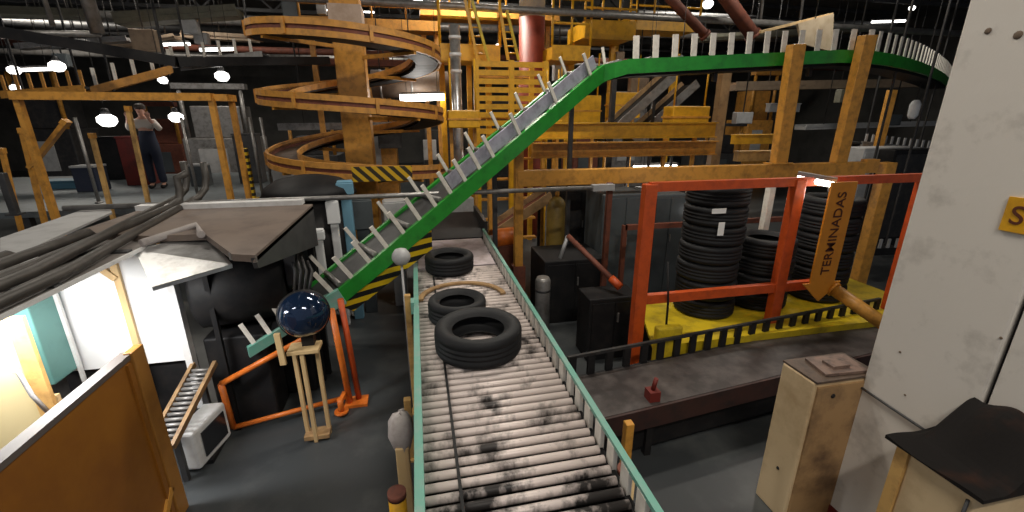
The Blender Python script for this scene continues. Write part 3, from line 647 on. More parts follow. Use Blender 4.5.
# ---- canopy machine
KX0, KX1, KY0, KY1, KZ = -2.75, -1.11, 3.15, 5.0, 2.0
t = T('press_canopy', 'brown topped canopy box over the black machine behind the timber stand', 'canopy', ((KX0 + KX1) / 2, 4.1, 0))
MB().slab([(KX0, 4.14, KZ), at(150, 236, z=KZ), at(205, 234, z=KZ), at(232, 254, z=KZ), (KX1, KY0, KZ), (KX1, KY1, KZ), (KX0, KY1 + .4, KZ)], .05).part('top_sheet', BRN, t)
f_ = at(314, 254, x=KX1 + .02); g_ = at(262, 268, x=KX1 + .02)
MB().slab([(KX1, KY0, KZ - .02), (KX1, KY1, KZ - .02), (KX1, KY1, f_.z), (KX1, g_.y, g_.z)], -.03).part('side_panel', DGRY, t)
MB().bar(at(230, 256, z=KZ - .03), V(KX1, KY0 + .01, KZ - .03), .02, .05).part('front_lip', GRY, t)
MB().mm(KX0, KX1 - .1, KY1 - .02, KY1 + .10, KZ + .0, KZ + .05).part('rear_strip', WPOST, t)
for xx, yy in ((KX1 - .06, KY1 - .1), (KX0 + .1, KY1 - .1)): MB().mm(xx - .03, xx + .03, yy - .03, yy + .03, 0, KZ - .05).part('post', BLK, t)
# silver hood
hq = [at(u, v, z=z) for u, v, z in ((135, 250, 1.93), (205, 232, 1.96), (232, 264, 1.86), (152, 287, 1.80))]
t = T('silver_hood', 'bent silver metal sheet hooding the gap between the booth roof and the brown canopy', 'hood', (hq[3].x, hq[3].y, hq[3].z))
MB().slab([hq[0], hq[3], hq[2], hq[1]], .015).part('sheet', SILV, t)
MB().slab([hq[3], hq[3] + V(0, -.0, -.03), hq[2] + V(0, 0, -.03), hq[2]], .012).part('front_lip', SILV, t)
MB().tube([hq[0] + V(.05, 0, .05), hq[1] + V(-.05, -.0, .06), hq[1] + V(0.1, -.3, .05)], .03, 8).part('rolled_edge', CLOTH, t)
MB().bar(hq[1] + V(-.05, -.05, -.02), V(hq[1].x - .05, hq[1].y - .05, .0), .04, .04).part('strut', BLK, t)
# black machine
t = T('curing_machine', 'large black machine with a rounded drum under the brown canopy', 'machine', (-1.75, 4.35, 0))
MB().mm(-2.06, -1.22, 4.55, 5.0, 0, 1.55).part('body', BLK, t, bevel=.03)
MB().lathe([(.30, -.38), (.36, -.34), (.37, 0), (.36, .34), (.30, .38)], (-1.72, 4.42, 1.36), 32, (1, .25, 0)).part('drum', BLK, t)
MB().lathe([(.12, -.02), (.14, 0), (.12, .03)], (-1.33, 4.52, 1.36), 20, (1, .25, 0)).part('hub', DRK, t)
MB().mm(-2.02, -1.5, 4.12, 4.5, 0, .95).part('base', BLK, t, bevel=.02)
for k in range(4):
    MB().tube([(-1.25 + .05 * k, 4.4, 1.7 - .05 * k), (-1.18 + .05 * k, 4.25, 1.5), (-1.22 + .04 * k, 4.2, 1.2)], .014, 8).part('hose', DRK, t)
MB().tube([(-2.0, 4.2, 1.45), (-1.9, 4.12, 1.62)], .02, 8).part('lever', GRY, t); MB().lathe([(.03, -.02), (.035, 0), (.03, .02)], (-1.9, 4.1, 1.63), 12, (0, 1, 0)).part('valve', DRED, t)
MB().mm(-1.28, -1.18, 4.3, 4.42, 1.35, 1.75).part('bracket', DRK, t)
# orange-brown sheet panel, near left
t = T('screen_panel', 'large orange brown sheet panel with grey top edge in the near left corner', 'panel', (-1.92, 2.4, 0))
MB().mm(-1.95, -1.92, 1.2, 3.10, .0, 1.38).part('sheet', PNL, t)
MB().mm(-1.99, -1.915, 1.2, 3.06, 1.375, 1.41).part('top_capping', GTOP, t)
MB().mm(-1.955, -1.90, 3.02, 3.15, 0, 1.42).part('end_post', mat('brown_gold', (.36, .16, .03), .5, dirt=(.2, .08, .015), amt=.5), t, bevel=.006)
MB().mm(-1.92, -1.905, 2.96, 3.0, .1, 1.36).part('rib', PNL, t)
MB().bar((-1.91, 3.03, .30), (-1.91, 2.75, .03), .02, .05).part('lower_brace', GOLD, t)
# roller ladder and white box
p0_, p1_ = at(172, 425, z=.55), at(200, 372, z=.72)
t = T('roller_track', 'short brown roller track sloping behind the end of the orange brown sheet', 'roller track', ((p0_ + p1_) / 2 * 1.0) .copy() if False else ((p0_ + p1_) / 2))
d_ = (p1_ - p0_).normalized(); s_ = V(-d_.y, d_.x, 0).normalized()
for o_ in (-.09, .09): MB().bar(p0_ - d_ * .2 + s_ * o_, p1_ + d_ * .1 + s_ * o_, .03, .05).part('side_rail', WOODD, t)
k = 0.0
while k < (p1_ - p0_).length + .2:
    q = p0_ - d_ * .15 + d_ * k; MB().tube([q - s_ * .08, q + s_ * .08], .016, 8).part('roller', GRY, t); k += .05
for q in (p0_, p1_): MB().bar(V(q.x, q.y, 0), q + V(0, 0, -.02), .04, .04).part('leg', DGRY, t)
t = T('white_housing', 'white housing with a dark side window on the floor left of the orange barrier', 'housing', (-2.0, 3.75, 0))
bx = [V(-2.12, 3.52, 0), V(-1.95, 3.50, 0), V(-1.86, 3.93, 0), V(-2.04, 3.95, 0)]
MB().hexa([p + V(0, 0, 0.03) for p in bx] + [p + V(-.0, 0, .40) for p in bx]).part('case', WPOST, t, bevel=.025)
e_ = (bx[2] - bx[1]).normalized(); n_ = V(e_.y, -e_.x, 0)
w0 = bx[1] + e_ * .08 + n_ * .004; w1 = bx[2] - e_ * .06 + n_ * .004
MB().slab([w0 + V(0, 0, .10), w1 + V(0, 0, .10), w1 + V(0, 0, .34), w0 + V(0, 0, .34)], -.008).part('window', SCRN, t)
MB().mm(-2.05, -1.9, 3.6, 3.9, 0, .04).part('foot', BLK, t)

# ================================================================== SPIRAL CONVEYOR
SX, SYc, SR = -1.02, 9.0, 1.58
t = T('spiral_conveyor', 'gold spiral conveyor winding three turns round a square gold post', 'spiral conveyor', (SX, SYc, 0))
MB().mm(SX - .25, SX + .25, SYc - .25, SYc + .25, 0, 4.36).part('core_post', GOLD, t, bevel=.02)
MB().mm(SX - .27, SX + .27, SYc - .27, SYc + .27, 4.36, 4.70).part('post_cap', mat('pale_cap', (.5, .38, .3), .6, dirt=(.3, .2, .12), amt=.6), t, 'pale post cap')
MB().mm(SX - .24, SX + .24, SYc - .24, SYc + .24, 4.70, 4.84).part('post_head', GOLD, t)
turns = 3.0; pitch = 1.02; z0 = 4.25
hel = []
for i in range(int(turns * 40) + 1):
    a = math.pi + 2 * math.pi * i / 40; hel.append(V(SX + SR * math.cos(a), SYc + SR * math.sin(a), z0 - pitch * (i // 40) - (.34 * (i % 40) / 20 if i % 40 < 20 else .34 + (pitch - .34) * (i % 40 - 20) / 20)))
hel = [V(hel[0].x - .02, hel[0].y + .7, z0 + .05)] + hel
MB().sweep(hel, .04, .09, 0, .09).part('outer_rail', TRACK, t); MB().sweep(hel, .04, .085, 0, -.06).part('outer_rail', TRACK, t)
MB().sweep(hel, .02, .12, .01, .02).part('rail_web', RUST, t)
MB().sweep(hel, .04, .10, .5, .05).part('inner_rail', TRACK, t)
MB().sweep(hel, .46, .03, .25, -.02).part('track_bed', mat('track_bed', (.10, .07, .05), .5, dirt=(.03, .02, .02), amt=.7), t)
MB().sweep(hel, .40, .03, .25, -.09).part('track_underside', BLK, t)
for i in range(3, len(hel) - 1, 5):
    p = hel[i]; n_ = nrm(hel, i); MB().bar(p - n_ * .025 + V(0, 0, -.09), p - n_ * .025 + V(0, 0, .13), .05, .03, upv=n_).part('rail_bracket', TRACK, t)
for i in range(6, len(hel) - 1, 10):
    p = hel[i]; c_ = V(SX, SYc, p.z - .12); d_ = (p - c_); d_.z = 0; d_.normalize()
    MB().bar(c_ + d_ * .22, p + V(0, 0, -.12), .05, .06).part('support_arm', GOLD, t)
# hazard panel under the spiral
a = at(352, 174, y=7.0); b = at(412, 170, y=7.0)
MB().mm(a.x, b.x, 7.0, 7.04, a.z - .12, a.z + .10).thing('hazard_board', HAZG, 'yellow and black striped board below the lowest turn of the spiral conveyor', 'board')
# dark domed cover + bits between roof and spiral
m = MB(); c = at(310, 190, y=6.6)
m.lathe([(.62, 0), (.58, .10), (.42, .2), (.2, .25), (.01, .26)], (c.x, c.y, c.z - .05), 28); m.lathe([(.5, -1.6), (.5, 0)], (c.x, c.y, c.z - .05), 20)
m.thing('domed_tank', BLK, 'dark domed tank top rising behind the brown canopy', 'tank')
for (u, v, y, s, mm_, nm, lb) in ((345, 188, 6.4, (.22, .2, .16), mat('sky_blue', (.16, .34, .46), .5), 'blue_box', 'small light blue box behind the long grey pipe'),
                             (395, 212, 6.8, (.34, .3, .34), LGRY, 'grey_box', 'pale grey box behind the posts of the green conveyor'),
                             (333, 212, 6.2, (.16, .14, .30), WHT, 'white_box', 'white upright box right of the brown canopy'),
                             (318, 235, 5.6, (.15, .12, .11), WHT, 'white_canister', 'small white canister right below the dark canopy side'),
                             (460, 205, 8.6, (.5, .3, .3), LGRY, 'grey_box', 'pale grey box beyond the end of the roller conveyor'),
                             (362, 214, 6.6, (.3, .2, .42), SLATE, 'steel_cabinet', 'blue grey steel cabinet between white box and spiral post')):
    p = at(u, v, y=y); mb = MB(); mb.cbox(p, s, .1); mb.cbox(p + V(0, 0, s[2] / 2 + .01), (s[0] * .9, s[1] * .9, .02), .1); mb.mm(p.x - s[0] * .3, p.x + s[0] * .3, p.y - s[1] * .3, p.y + s[1] * .3, 0, p.z - s[2] / 2)
    mb.thing(nm, mm_, lb, 'box', bevel=.01)

# ================================================================== YELLOW PLATFORM STRUCTURE (background centre)
def rail_set(t, p, q, z, h=1.0, n=4, m=None, r=.028):
    m = m or YEL
    for k in range(n + 1):
        s = Vector(p).lerp(Vector(q), k / n); MB().tube([(s.x, s.y, z), (s.x, s.y, z + h)], r, 8).part('rail_post', m, t)
    for hh in (.5, 1.0): MB().tube([(p[0], p[1], z + h * hh), (q[0], q[1], z + h * hh)], r * .9, 8).part('hand_rail', m, t)
def platform(name, u0, u1, v, y, depth, th, h, n, label, m=YEL, legs=True):
    a = at(u0, v, y=y); b = at(u1, v, y=y); z = (a.z + b.z) / 2
    t = T(name, label, 'platform', ((a.x + b.x) / 2, y, 0))
    MB().mm(a.x, b.x, y, y + depth, z - th, z).part('deck', m, t)
    MB().mm(a.x, b.x, y - .03, y, z - th - .03, z + .03).part('edge_beam', m, t)
    if h: rail_set(t, (a.x, y), (b.x, y), z, h, n, m)
    if legs:
        for x in (a.x + .08, b.x - .08): MB().mm(x - .06, x + .06, y + depth - .2, y + depth - .08, 0, z - th).part('leg', m, t)
    return t, a, b, z
platform('walkway', 440, 500, 46, 9.6, 1.2, .24, 1.0, 2, 'yellow walkway with railing just right of the spiral conveyor')
platform('walkway', 552, 590, 47, 9.8, 1.2, .24, .9, 2, 'yellow walkway behind the top bend of the green conveyor')
platform('walkway', 585, 636, 22, 10.6, 1.2, .34, .55, 3, 'high yellow walkway right of the red and white post')
platform('walkway', 630, 700, 18, 11.2, 1.0, .26, .5, 3, 'high yellow gantry walkway farthest right in the background')
platform('walkway', 420, 560, 8, 12.5, 1.0, .2, .8, 5, 'long dull walkway high behind the yellow platforms', GOLD)
platform('walkway', 300, 440, 20, 12.0, .8, .16, .6, 4, 'dull brown walkway high behind the spiral conveyor', TRACK)
# slatted yellow block (stair enclosure)
a = at(476, 62, y=9.0); b = at(545, 126, y=9.0); z1, zb = a.z, b.z
t = T('stair_tower', 'yellow slatted stair tower standing behind the climbing part of the green conveyor', 'stair tower', ((a.x + b.x) / 2, 9.3, 0))
for x in (a.x, (a.x + b.x) / 2, b.x): MB().mm(x - .05, x + .05, 9.0, 9.1, 0, z1 + .05).part('post', YEL, t)
k = zb - .3
while k < z1:
    MB().mm(a.x, b.x, 9.02, 9.06, k, k + .10).part('slat', YEL, t); k += .155
for x in (a.x, b.x): MB().mm(x - .05, x + .05, 10.1, 10.2, 0, z1 + .05).part('post', YEL, t)
for k in range(9):
    f = k / 8; MB().mm(a.x + .1, b.x - .1, 9.15 + f * .8, 9.3 + f * .8, .3 + f * (z1 - .5), .34 + f * (z1 - .5)).part('step', GOLD, t)
# ladders leaning above
for (u0, v0, u1, v1, y, lb) in ((478, 62, 465, 0, 9.3, 'left of two pale yellow ladder rails rising above the stair tower'), (508, 60, 500, 10, 9.4, 'right of two pale yellow ladder rails rising above the stair tower')):
    p = at(u0, v0, y=y); q = at(u1, v1, y=y); t = T('ladder', lb, 'ladder', p)
    for o_ in (0, .22): MB().bar(p + V(o_, 0, 0), q + V(o_ * .6, 0, 0), .06, .05).part('stile', YELB if o_ else YEL, t)
    for k in range(1, 7): MB().tube([p.lerp(q, k / 7), p.lerp(q, k / 7) + V(.22 - .09 * k / 7, 0, 0)], .015, 6).part('rung', YEL, t)
# red/white post
a = at(532, 18, y=10.7); rr = .29
t = T('round_column', 'round column painted white above and dark red below, behind the stair tower', 'column', (a.x, 10.7, 0))
MB().tube([(a.x, 10.7, 0), (a.x, 10.7, a.z)], rr, 24).part('lower_shaft', mat('oxide_red', (.30, .055, .03), .5, dirt=(.15, .03, .02), amt=.6), t, 'dark red lower shaft')
MB().tube([(a.x, 10.7, a.z), (a.x, 10.7, 7.0)], rr, 24).part('upper_shaft', LGRY, t, 'white upper shaft')
# yellow boxes
for (u0, u1, v0, v1, y, lb) in ((448, 480, 110, 128, 8.2, 'yellow machine cover left of the green conveyor guard sheet'), (674, 708, 106, 128, 7.4, 'yellow basket box hung on wires under the green conveyor'),
                                (560, 600, 95, 126, 9.6, 'wide yellow machine cover under the top bend of the green conveyor'), (545, 562, 120, 133, 7.9, 'small yellow cover at the left end of the upper gold I-beam'),
                                (612, 640, 92, 118, 10.5, 'dull yellow machine cover behind the dark chutes')):
    a = at(u0, v0, y=y); b = at(u1, v1, y=y); t = T('machine_cover', lb, 'cover', ((a.x + b.x) / 2, y, b.z))
    MB().mm(a.x, b.x, y, y + .35, b.z, a.z).part('case', YEL, t, bevel=.02); MB().mm(a.x - .02, b.x + .02, y - .012, y + .36, (a.z + b.z) / 2 - .015, (a.z + b.z) / 2 + .015).part('band', GOLD, t)
    for x in (a.x + .06, b.x - .06): MB().tube([(x, y + .1, a.z), (x, y + .1, a.z + .85)], .018, 6).part('hanger', YEL, t); MB().mm(x - .03, x + .03, y + .25, y + .31, 0, b.z).part('leg', GOLD, t)
# dark inclined chutes behind
for (u0, v0, u1, v1, y, lb) in ((600, 140, 668, 78, 8.4, 'left of two dark inclined chutes crossing behind the gold beams'), (628, 142, 690, 86, 8.9, 'right of two dark inclined chutes crossing behind the gold beams')):
    p = at(u0, v0, y=y); q = at(u1, v1, y=y); t = T('chute', lb, 'chute', p)
    MB().bar(p, q, .5, .06).part('bed', BLK, t)
    for o_ in (-.26, .26): MB().bar(p + V(0, o_, .04), q + V(0, o_, .04), .04, .16).part('side_rail', GRY if o_ < 0 else WOODD, t)
    for f in (.1, .9): w_ = p.lerp(q, f); MB().bar(w_ + V(0, .2, 0), V(w_.x, w_.y + .2, 0), .05, .05).part('leg', DRK, t)
# diagonal rust pipes at top
for (u0, v0, u1, v1, y, r_, lb) in ((664, -8, 704, 34, 8.6, .09, 'rust brown pipe slanting down at the top right of the yellow gantry'), (722, -8, 752, 34, 9.2, .14, 'thick rust red duct slanting down above the green conveyor')):
    p = at(u0, v0, y=y); q = at(u1, v1, y=y); t = T('slant_pipe', lb, 'pipe', q); MB().tube([p + (p - q) * .6, q], r_, 14).part('tube', RUST, t); MB().tube([q, q + (q - p).normalized() * .06], r_ * 1.25, 14).part('flange', RUST, t)
# insulated pipe piece with white bands
p = at(455, 45, y=9.3)
t = T('insulated_pipe', 'silver insulated pipe upright beside the yellow walkway', 'pipe', (p.x, 9.3, 0)); MB().tube([(p.x, 9.3, 0), (p.x, 9.3, p.z + .35)], .10, 16).part('jacket', SILV, t)
for k in range(3): MB().tube([(p.x, 9.3, p.z + .1 - .3 * k), (p.x, 9.3, p.z + .16 - .3 * k)], .115, 16).part('band', WHT, t)
# round duct behind the spiral
a = at(372, 84, y=11.2); b = at(448, 82, y=11.2)
t = T('round_duct', 'brown grey round duct lying behind the middle turn of the spiral conveyor', 'duct', (a.x, 11.2, a.z)); MB().tube([a, V(b.x, 11.2, a.z)], .3, 20).part('shell', mat('duct_skin', (.16, .12, .09), .55, .1, dirt=(.09, .06, .05), amt=.7), t)
for f in (.1, .5, .9): q = a.lerp(V(b.x, 11.2, a.z), f); MB().tube([q, q + V(.05, 0, 0)], .315, 20).part('band', GRY, t); MB().tube([q + V(.02, 0, .3), V(q.x + .02, q.y, 7.0)], .012, 6).part('hanger', DRK, t)

# ================================================================== BEHIND / RIGHT OF MAIN CONVEYOR (dark machinery)
for (u0, u1, v0, v1, y, d, mm_, lb) in ((545, 600, 262, 340, 5.6, .8, BLK, 'black machine cabinet behind the right rail of the roller conveyor'), (604, 640, 195, 290, 5.9, .7, SLATE, 'slate grey cabinet behind the left red cage post'),
                                        (560, 598, 190, 262, 6.9, .6, DRK, 'dark cabinet behind the red sloping bar'), (655, 676, 195, 290, 6.2, .8, SLATE, 'grey panel cabinet at the back of the tyre cage'),
                                        (590, 632, 300, 385, 4.5, .4, BLK, 'low black cabinet left of the yellow platform')):
    a = at(u0, v0, y=y); b = at(u1, v1, y=y); t = T('machine_cabinet', lb, 'cabinet', ((a.x + b.x) / 2, y, 0))
    MB().mm(a.x, b.x, y, y + d, 0, a.z).part('case', mm_, t, bevel=.015)
    xm = (a.x + b.x) / 2; z_ = (a.z + max(b.z, .2)) / 2
    MB().mm(a.x + .04, xm - .01, y - .012, y, max(b.z, .1), a.z - .06).part('door', mm_, t); dr = MB().mm(xm + .01, b.x - .04, y - .012, y, max(b.z, .1), a.z - .06).part('door', mm_, t)
    MB().mm(xm + .03, xm + .05, y - .03, y - .012, z_, z_ + .12).part('handle', GRY, dr)
p = at(556, 235, y=6.9); t = T('gas_bottle', 'dull yellow gas bottle behind the gold portal post', 'bottle', (p.x, 6.9, 0))
MB().lathe([(.16, 0), (.17, .05), (.17, 1.15 + p.z * .3), (.12, 1.28 + p.z * .3), (.05, 1.34 + p.z * .3)], (p.x, 6.9, 0), 20).part('body', mat('dull_yellow', (.30, .2, .04), .5, dirt=(.12, .08, .03), amt=.6), t)
MB().tube([(p.x, 6.9, 1.3 + p.z * .3), (p.x, 6.9, 1.46 + p.z * .3)], .035, 10).part('valve', GOLD, t)
p = at(506, 238, y=6.6); t = T('gear_motor', 'orange gear motor by the far end of the roller conveyor', 'motor', (p.x, 6.6, 0))
MB().tube([(p.x - .22, 6.6, p.z), (p.x + .2, 6.7, p.z)], .15, 18).part('body', ORNG, t); MB().mm(p.x - .14, p.x + .12, 6.5, 6.8, 0, p.z - .1).part('base', RUST, t); MB().tube([(p.x - .3, 6.58, p.z), (p.x - .22, 6.6, p.z)], .06, 12).part('shaft', GRY, t)
p0_, p1_ = at(490, 235, y=7.6), at(548, 196, y=7.6); t = T('chute', 'brown inclined chute behind the gold portal post below the beam', 'chute', p0_)
MB().bar(p0_, p1_, .5, .05).part('bed', RUST, t); MB().bar(p0_ + V(0, -.25, .05), p1_ + V(0, -.25, .05), .04, .16).part('side_rail', WOODD, t); MB().bar(p0_ + V(0, .25, .05), p1_ + V(0, .25, .05), .04, .16).part('side_rail', WOODD, t)
for f in (.1, .9): w_ = p0_.lerp(p1_, f); MB().bar(w_ + V(0, .2, 0), V(w_.x, w_.y + .2, 0), .05, .05).part('leg', DRK, t)
post('gold_post', at(491, 200, y=7.3).x, 7.3, 0, at(491, 180, y=7.3).z + .3, .10, .10, GOLD, 'gold post behind the far end of the roller conveyor')
p = at(543, 280, y=5.2); t = T('steel_drum', 'small grey canister beside the foot of the gold portal post', 'canister', (p.x, 5.2, 0)); MB().lathe([(.1, 0), (.1, p.z), (.08, p.z + .04)], (p.x, 5.2, 0), 18).part('body', GRY, t); MB().lathe([(.104, p.z - .15), (.104, p.z - .12)], (p.x, 5.2, 0), 18).part('hoop', DRK, t)

# ================================================================== LEFT BACKGROUND
LY = 8.0
t = T('gold_gantry', 'dull gold gantry frame in the left background above the worker', 'frame', (-4.2, LY, 0))
zt_ = at(110, 96, y=LY).z; xl, xr = at(12, 96, y=LY).x, at(212, 95, y=LY).x
MB().mm(xl, xr, LY - .07, LY + .07, zt_ - .06, zt_ + .05).part('beam', GOLD, t)
MB().mm(xr - .06, xr + .02, LY - .04, LY + .05, 0, zt_).part('post', GOLD, t); MB().mm(xr + .10, xr + .17, LY + .3, LY + .4, 0, zt_).part('post', GOLD, t); MB().mm(xr - .05, xr + .2, LY, LY + .4, zt_ - .06, zt_ + .04).part('link', GOLD, t)
MB().mm(xl + .02, xl + .09, LY - .05, LY + .05, 0, zt_).part('post', GOLD, t)
for (u0, v0, u1, v1, wd, lb) in ((30, 168, 66, 122, .16, 'gold brace leaning right in the left background'), (22, 130, 38, 195, .10, 'gold strut leaning left beside the blue bench'), (2, 150, 14, 200, .08, 'thin gold strut at the far left edge'), (128, 108, 146, 192, .09, 'orange strut just left of the worker'), (92, 135, 106, 190, .09, 'pale strut left of the dark red cabinet')):
    a = at(u0, v0, y=8.4); b = at(u1, v1, y=8.4); t = T('strut', lb, 'strut', a if a.z < b.z else b)
    lo_, hi_ = (a, b) if a.z < b.z else (b, a)
    d_ = (hi_ - lo_).normalized(); MB().bar(lo_ - d_ * (lo_.z / max(d_.z, .3)) * (0 if wd > .12 else 1), hi_, wd * .62, .06).part('shaft', GOLD if wd != .09 else GOLDL, t); MB().bar(hi_ - d_ * .05, hi_ + d_ * .03, wd * .8, .08).part('head', GOLD, t)
# work deck far left with blue bench, bins
a = at(0, 192, y=8.9); b = at(250, 190, y=8.9); dz = at(157, 188, y=11.2).z
t = T('work_deck', 'grey raised work deck in the left background where the worker stands', 'platform', (-4.6, 9.5, 0))
MB().mm(-10.5, -2.64, 8.75, 14.0, dz - .1, dz).part('deck', mat('deck_steel', (.13, .15, .16), .5, .2, dirt=(.06, .06, .06), amt=.6), t)
for x in (-10.3, -8.3, -6.5, -4.7, -3.0): MB().mm(x - .06, x + .06, 8.8, 8.92, 0, dz - .1).part('leg', DGRY, t)
def crate(u, v, y, sx, sy, h, m_, nm, lb, cat, lid=None):
    y += 1.5; p = at(u, v, y=y); z = dz
    t = T(nm, lb, cat, (p.x, y, z)); MB().mm(p.x - sx / 2, p.x + sx / 2, y - sy / 2, y + sy / 2, z, z + h).part('body', m_, t, bevel=.015)
    MB().mm(p.x - sx * .52, p.x + sx * .52, y - sy * .52, y + sy * .52, z + h, z + h + .04).part('lid', lid or m_, t)
crate(92, 180, 9.6, .42, .4, .5, NAVY, 'bin', 'dark navy bin with a pale rim on the work deck', 'bin', LGRY)
crate(70, 185, 10.2, .8, .5, .14, mat('bench_blue', (.08, .2, .28), .5), 'bench', 'low light blue bench left of the navy bin', 'bench')
crate(140, 165, 10.4, .5, .4, 1.05, DRED, 'red_cabinet', 'deep red cabinet left of the worker', 'cabinet')
crate(200, 172, 9.9, .35, .3, .45, SLATE, 'bin', 'grey bin right of the worker under the gantry', 'bin', LGRY)
crate(116, 160, 11.6, .5, .4, 1.0, BLK, 'locker', 'black locker behind the pale strut', 'locker')
crate(282, 165, 9.6, .4, .3, .5, LGRY, 'bin', 'pale grey bin left of the lowest spiral turn', 'bin')
crate(250, 158, 10.2, .5, .35, 1.1, DGRY, 'locker', 'dark grey locker left of the spiral conveyor', 'locker')
post('hazard_post', at(247, 165, y=9.3).x, 9.3, dz, dz + .95, .1, .1, HAZ, 'short yellow and black striped post left of the spiral conveyor')
for (u, lb) in ((255, 'left of two thin grey poles beside the striped post'), (266, 'right of two thin grey poles beside the striped post'), (188, 'thin grey pole right of the worker'), (84, 'thin grey pole above the navy bin')):
    p = at(u, 150, y=9.4); t = T('pole', lb, 'pole', (p.x, 9.4, dz)); MB().tube([(p.x, 9.4, dz), (p.x, 9.4, dz + 1.5)], .028, 8).part('tube', GRY, t); MB().tube([(p.x, 9.4, dz), (p.x, 9.4, dz + .03)], .06, 10).part('foot', GRY, t)
# high-bay lamps in left background
for (u, v, y, r, lb) in ((107, 120, 11.0, .17, 'round white glowing lamp left of the worker'), (176, 117, 11.4, .14, 'small white lamp right of the worker'), (57, 66, 12.5, .15, 'bright white lamp in the upper left background'), (14, 70, 12.5, .12, 'white lamp at the upper left edge'), (222, 76, 12.2, .15, 'white lamp above the gold gantry corner'), (163, 80, 12.0, .1, 'small white lamp over the gantry beam'), (16, 88, 12.0, .10, 'small lamp just over the gantry beam at the left edge'),
                      (912, 8, 14.0, .10, 'small white lamp high at the right near the column'), (665, 22, 12.0, .07, 'small warm bulb on the yellow gantry'), (498, 46, 10.5, .06, 'small warm bulb between the ladders'), (708, 4, 12, .14, 'pale lamp at the top right of the rust pipe'), (418, 2, 12.0, .12, 'small lamp at the top behind the spiral conveyor'), (700, 215, 6.0, .07, 'small white lamp behind the tall tyre stack'), (735, 196, 6.5, .12, 'warm lamp behind the red top rail of the cage')):
    p = at(u, v, y=y); t = T('bay_lamp', lb, 'lamp', p)
    MB().lathe([(.01, -r * .8), (r * .6, -r * .7), (r, -r * .2), (r * .95, r * .3), (r * .4, r * .7)], p, 18).part('glass', LAMPW, t); MB().lathe([(r * .5, r * .65), (r * .35, r * 1.3), (.02, r * 1.4)], p, 14).part('cap', DGRY, t)
    MB().tube([p + V(0, 0, r * 1.3), V(p.x, p.y, max(p.z + .5, 0) if y < 7 else 7.0)], .008, 6).part('hanger', DRK, t)
# tube lights far
for (u0, u1, v, y, lb) in ((22, 52, 70, 13.0, 'pale tube lamp in the upper left background, left of the bright lamp'), (150, 190, 45, 13.5, 'dim tube lamp above the far left conveyor'), (872, 905, 22, 13.0, 'tube lamp high behind the curve of the green conveyor'), (200, 235, 50, 12.0, 'bright tube strip along the far left conveyor')):
    tube_lamp(u0, v, u1, v - 1, y, y, .035, lb, 0, LAMPW, hz=.5)
# far conveyors
def far_conveyor(u0, v0, u1, v1, y0, y1, lb, m_rail, post_m, width=.5, step=.3, h=.3):
    p, q = at(u0, v0, y=y0), at(u1, v1, y=y1); t = T('guard_conveyor', lb, 'conveyor', p)
    MB().sweep([p, q], .05, .14, 0, -.05).part('side_rail', m_rail, t); MB().sweep([p, q], .05, .14, width, -.05).part('side_rail', m_rail, t); MB().sweep([p, q], width, .04, width / 2, -.03).part('bed', BLK, t)
    for a, d in resample([p, q], step, .1):
        MB().bar(a, a + V(0, 0, h), .05, .03, upv=(0, 1, 0)).part('guard_post', post_m, t)
    for f in (.15, .85):
        a = p.lerp(q, f) + V(0, width / 2, 0); MB().bar(a + V(0, 0, -.1), V(a.x, a.y, 7.0), .03, .03).part('hanger', DRK, t)
far_conveyor(90, 88, 172, 66, 9.6, 10.2, 'dull conveyor climbing right in the upper left background', TRACK, CREAM)
far_conveyor(168, 62, 262, 52, 11.0, 11.0, 'level conveyor with pale posts left of the spiral conveyor top', GRY, CREAM)
far_conveyor(0, 92, 84, 86, 11.0, 11.0, 'brown slatted conveyor along the upper left edge', GOLD, TRACK, step=.22)
far_conveyor(862, 142, 940, 150, 9.0, 9.0, 'grey roller conveyor with short posts left of the column, upper of two', GRY, LGRY, step=.2, h=.2)
far_conveyor(858, 250, 905, 248, 6.5, 6.5, 'dark roller conveyor with short posts left of the column, lower of two', BLK, LGRY, step=.2, h=.2)
# right background: grey cabinet, black box, drum, sign board
a, b = at(865, 148, y=8.0), at(893, 250, y=8.0)
t = T('grey_cabinet', 'tall pale grey cabinet between the arrow sign and the column', 'cabinet', ((a.x + b.x) / 2, 8.0, 0)); MB().mm(a.x, b.x, 8.0, 8.5, 0, a.z).part('case', LGRY, t, bevel=.02); dr = MB().mm(a.x + .04, b.x - .04, 7.985, 8.0, .2, a.z - .1).part('door', LGRY, t); MB().mm(b.x - .12, b.x - .09, 7.96, 7.985, 1.3, 1.5).part('handle', DRK, dr)
a, b = at(896, 150, y=7.6), at(925, 215, y=7.6)
t = T('black_cabinet', 'black cabinet right of the tall pale grey cabinet', 'cabinet', ((a.x + b.x) / 2, 7.6, 0)); MB().mm(a.x, b.x + .5, 7.6, 7.96, 0, a.z).part('case', BLK, t, bevel=.02); MB().mm(a.x + .05, b.x, 7.585, 7.6, .3, a.z - .1).part('door', DRK, t)
p = at(914, 110, y=8.6); t = T('white_canister', 'white canister hanging above the grey roller conveyor by the column', 'canister', p)
MB().lathe([(.06, -.2), (.1, -.12), (.11, .12), (.07, .2), (.04, .22)], p, 16).part('body', WHT, t); MB().tube([p + V(0, 0, .22), V(p.x, p.y, 7.0)], .01, 6).part('hanger', DRK, t)
a, b = at(800, 24, y=8.0), at(832, 48, y=8.0)
t = T('beige_board', 'slanted beige board above the green conveyor between the two gold posts', 'board', ((a.x + b.x) / 2, 8.0, b.z)); MB().slab([at(796, 24, y=8.0), at(832, 14, y=8.2), at(830, 52, y=8.2), at(800, 44, y=8.0)], .04).part('sheet', mat('beige', (.42, .34, .24), .6, dirt=(.25, .18, .1), amt=.5), t)
